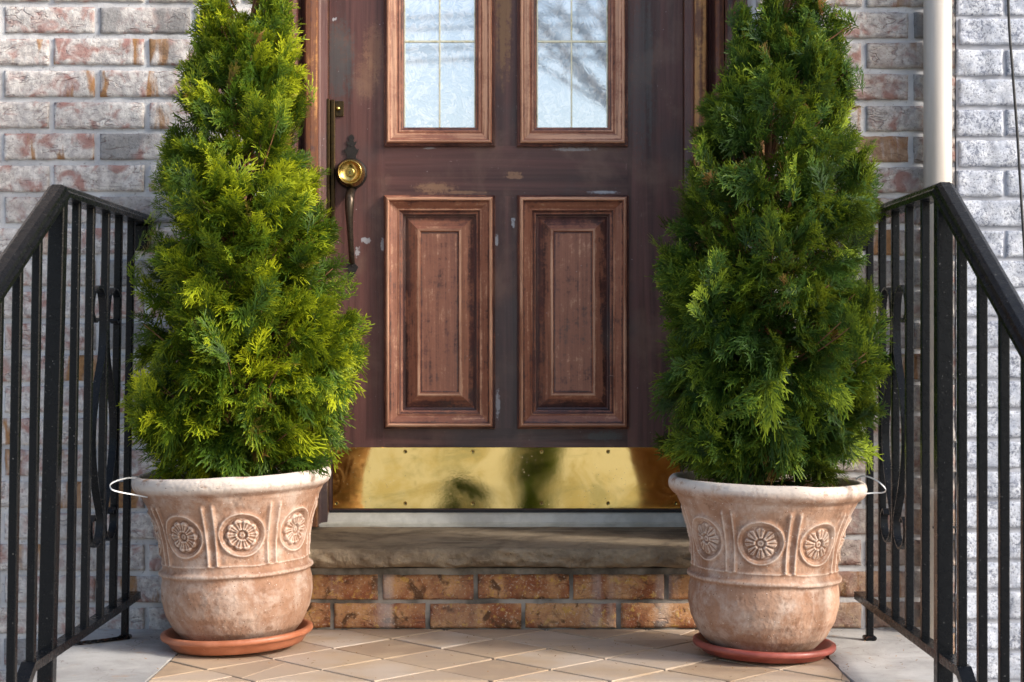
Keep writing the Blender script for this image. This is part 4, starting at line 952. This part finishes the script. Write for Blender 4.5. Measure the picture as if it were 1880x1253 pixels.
# ------------------------------------------------------------------ small things
def zip_tie(pts, label):
    q = MB(); pth = smooth_path([P(*p) for p in pts], 6); q.sweep(pth, [(-.0015, -.0005), (.0015, -.0005), (.0015, .0005), (-.0015, .0005)], (0, .25, 1))
    tag(q.make('cable_tie', M_TIE, None, P(*pts[0])), label, 'cable tie', 'white ties holding planters to railings')
zip_tie([(268, 884, 3.60), (252, 878, 3.585), (232, 878, 3.565), (212, 884, 3.53), (203, 891, 3.505), (207, 899, 3.49), (224, 904, 3.50), (246, 908, 3.515), (272, 913, 3.53)], 'white plastic tie between the left planter rim and the railing')
zip_tie([(1572, 880, 3.50), (1584, 874, 3.49), (1600, 877, 3.47), (1616, 886, 3.45), (1627, 898, 3.45), (1623, 904, 3.47), (1604, 905, 3.48), (1580, 907, 3.48)], 'white plastic tie between the right planter rim and the railing')
def chain():
    a, b = Vector((XL(0) + .002, LB[0] - .01, .006)), Vector((-.965, 3.66, .006)); root = empty('chain', tuple((a + b)/2), 'rusty black chain lying at the foot of the left railing', 'chain'); n = 15; proto = None
    for i in range(n):
        t = (i + .5)/n; c = a.lerp(b, t) + Vector((.012*math.sin(t*3.1), 0, .001*(i % 2))); d = (b - a).normalized(); s_ = Vector((-d.y, d.x, 0)) if i % 2 else Vector((0, 0, 1)); s_ = s_ if i % 2 else (Vector((-d.y, d.x, 0))*.5 + Vector((0, 0, .85)))
        pts = []
        for k in range(14):
            q_ = 2*math.pi*k/14; pts.append(c + d*math.cos(q_)*.0155 + s_*math.sin(q_)*(.0085 if i % 2 else .0048))
        q = MB(); q.tube(pts, .0014, 6, True); q.make('link', M_IRON, root, smooth=True)
chain()
def downpipe():
    y = yW - .045; x = PX(1722.5, y); r_ = 25.6/F*y; root = empty('downpipe', (x, y, -.5), 'cream painted round downpipe on the right end of the brick wall', 'downpipe')
    q = MB(); q.lathe([(.001, -.5), (r_, -.5), (r_, 2.75), (.001, 2.75)], (x, y, 0), 'Z', 48); q.make('pipe', M_PIPE, root, smooth=True)
    zc = PZ(905, y); q = MB(); q.lathe([(r_ + .0003, -.012), (r_ + .0022, -.010), (r_ + .0022, .010), (r_ + .0003, .012)], (x, y, zc), 'Z', 48); q.make('strap', M_PIPE, root, smooth=True)
    zc = PZ(965, y); q = MB(); q.tube([(x - .020, y - r_ - .001, zc), (x + .036, y - r_ - .001, zc)], .0028, 8); q.make('strap', M_BLACK, root)
downpipe()
def cable():
    y = yW - .03; q = MB(); q.tube(smooth_path([P(1848, -300, y), P(1852, 0, y), P(1860, 130, y), P(1869, 250, y), P(1880, 430, y - .01), P(1905, 800, y - .01), P(1930, 1253, y - .01)], 8), .0032, 8)
    tag(q.make('cable', M_BLACK, None, P(1930, 1253, y), True), 'thin black cable hanging down the white painted wall', 'cable')
cable()
# across the street: what the door glass and the brass mirror
def street_tree(x, y, hgt, seed, label):
    r = random.Random(seed); root = empty('street_tree', (x, y, -.55), label, 'tree'); q = MB()
    def limb(p, d, L, rad, dep):
        pts = [p]; v = d.normalized(); n = 5
        for i in range(n):
            v = (v + Vector((r.uniform(-.16, .16), r.uniform(-.16, .16), r.uniform(-.05, .14)))).normalized(); pts.append(pts[-1] + v*L/n)
        q.tube(pts, [rad*(1 - .5*i/n) for i in range(n+1)], 8 if dep < 2 else 5)
        if dep < 4:
            for k in range(4 if dep else 6):
                i = r.randint(2, n); sd_ = Vector((r.uniform(-1, 1), r.uniform(-1, 1), r.uniform(.0, .7))).normalized(); limb(pts[i], v*.7 + sd_*.8, L*r.uniform(.55, .75), rad*(1 - .5*i/n)*.52, dep + 1)
    limb(Vector((x, y, -.56)), Vector((.05, 0, 1)), hgt*.5, .17, 0); q.make('trunk', mat_plain('grey_bark', (0.07, 0.06, 0.05), (0.15, 0.13, 0.11), 12), root, smooth=True)
street_tree(1.55, -5.4, 7.0, 5, 'bare street tree at the kerb across from the door')
for i, (zz, yy, sg) in enumerate(((3.16, -6.0, .12), (3.44, -6.0, .06), (3.56, -6.1, .08), (3.30, -6.2, .03))):
    q = MB(); q.tube(smooth_path([(-14, yy, zz + 1.1), (-5, yy, zz + sg*.4 - .1), (0, yy, zz), (6, yy, zz + sg), (14, yy, zz + 1.3)], 8), .015, 6)
    tag(q.make('utility_wire', M_BLACK, None, (0, yy, zz)), 'black utility wire strung along the street, mirrored in the door glass', 'wire', 'utility wires along the street')
def add_mirror_bush(cx, cy, rx, hgt, seed, label):
    """an unseen bush added as a dark reflection in the brass: many leaf-sized sprays over a stem"""
    r = np.random.default_rng(seed); root = empty('added_bush', (cx, cy, -.55), label, 'bush', 'unseen bushes added for the brass reflections'); n = 420
    u = r.normal(0, 1, (n, 3)); u /= np.linalg.norm(u, axis=1, keepdims=True); k = r.uniform(.55, 1.0, (n, 1)); T = u*k*np.array((rx, rx, hgt/2)) + np.array((cx, cy, -.55 + hgt/2)); T[:, 2] = np.maximum(T[:, 2], -.53)
    D = u + r.normal(0, .4, (n, 3)); D /= np.linalg.norm(D, axis=1, keepdims=True); N = r.normal(0, 1, (n, 3)); N -= D*np.sum(N*D, 1, keepdims=True); N /= np.linalg.norm(N, axis=1, keepdims=True); Sd = np.cross(N, D)
    v, f, a = PROTO[0]; l = .11; m = len(v); W_ = (D[:, None]*v[None, :, 0:1] + Sd[:, None]*v[None, :, 1:2] + N[:, None]*v[None, :, 2:3])*l + (T - D*l)[:, None]
    t = np.clip(.3 + r.normal(0, .15, n)[:, None] + (a[None] - .5)*.3, 0, 1); at = np.stack([t, 0*t, 0*t, 0*t + 1], -1).reshape(-1, 4)
    make('foliage', W_.reshape(-1, 3), (f[None] + (np.arange(n)*m)[:, None, None]).reshape(-1, 4), M_LEAFR, root, attrs={'bt': at})
    q = MB(); q.tube([(cx, cy, -.56), (cx + .01, cy, -.55 + hgt*.4), (cx, cy + .01, -.55 + hgt*.8)], [.02, .015, .006], 8); q.make('stem', M_BARK, root, smooth=True)
add_mirror_bush(.155, -2.35, .21, .95, 4, 'tall dark bush added out of view to darken the middle of the kick plate reflection')  # made up to give the brass its dark central reflection
add_mirror_bush(-.33, -2.3, .19, .30, 6, 'low round bush added out of view to darken the kick plate reflection low down')  # likewise added only for a dark shape low in the brass

def fallen_needles():
    q = MB()
    for _ in range(260):
        c_ = random.choice(((LX, LY), (RX, RY), (0, 3.6))); x = c_[0] + random.gauss(0, .22 if c_[0] else .4); y = min(yW - .02, max(3.02, c_[1] + random.gauss(-.02, .14)))
        if abs(x) > .86: continue
        l = random.uniform(.004, .014); a = random.uniform(0, math.pi); d = Vector((math.cos(a), math.sin(a), 0))*l/2; sd_ = Vector((-d.y, d.x, 0)).normalized()*random.uniform(.0006, .0013); c = Vector((x, y, .0042 + random.uniform(0, .001)))
        q.add([c-d-sd_, c-d+sd_, c+d*.2+sd_+Vector((0, 0, .0012)), c+d*.2-sd_+Vector((0, 0, .0012)), c+d], [(0, 1, 2, 3), (3, 2, 4)])
    tag(q.make('fallen_needles', M_NEEDLE, None, (0, 3.5, 0)), 'dry needles scattered over the tiled landing', 'needles', None, 'stuff')
fallen_needles()
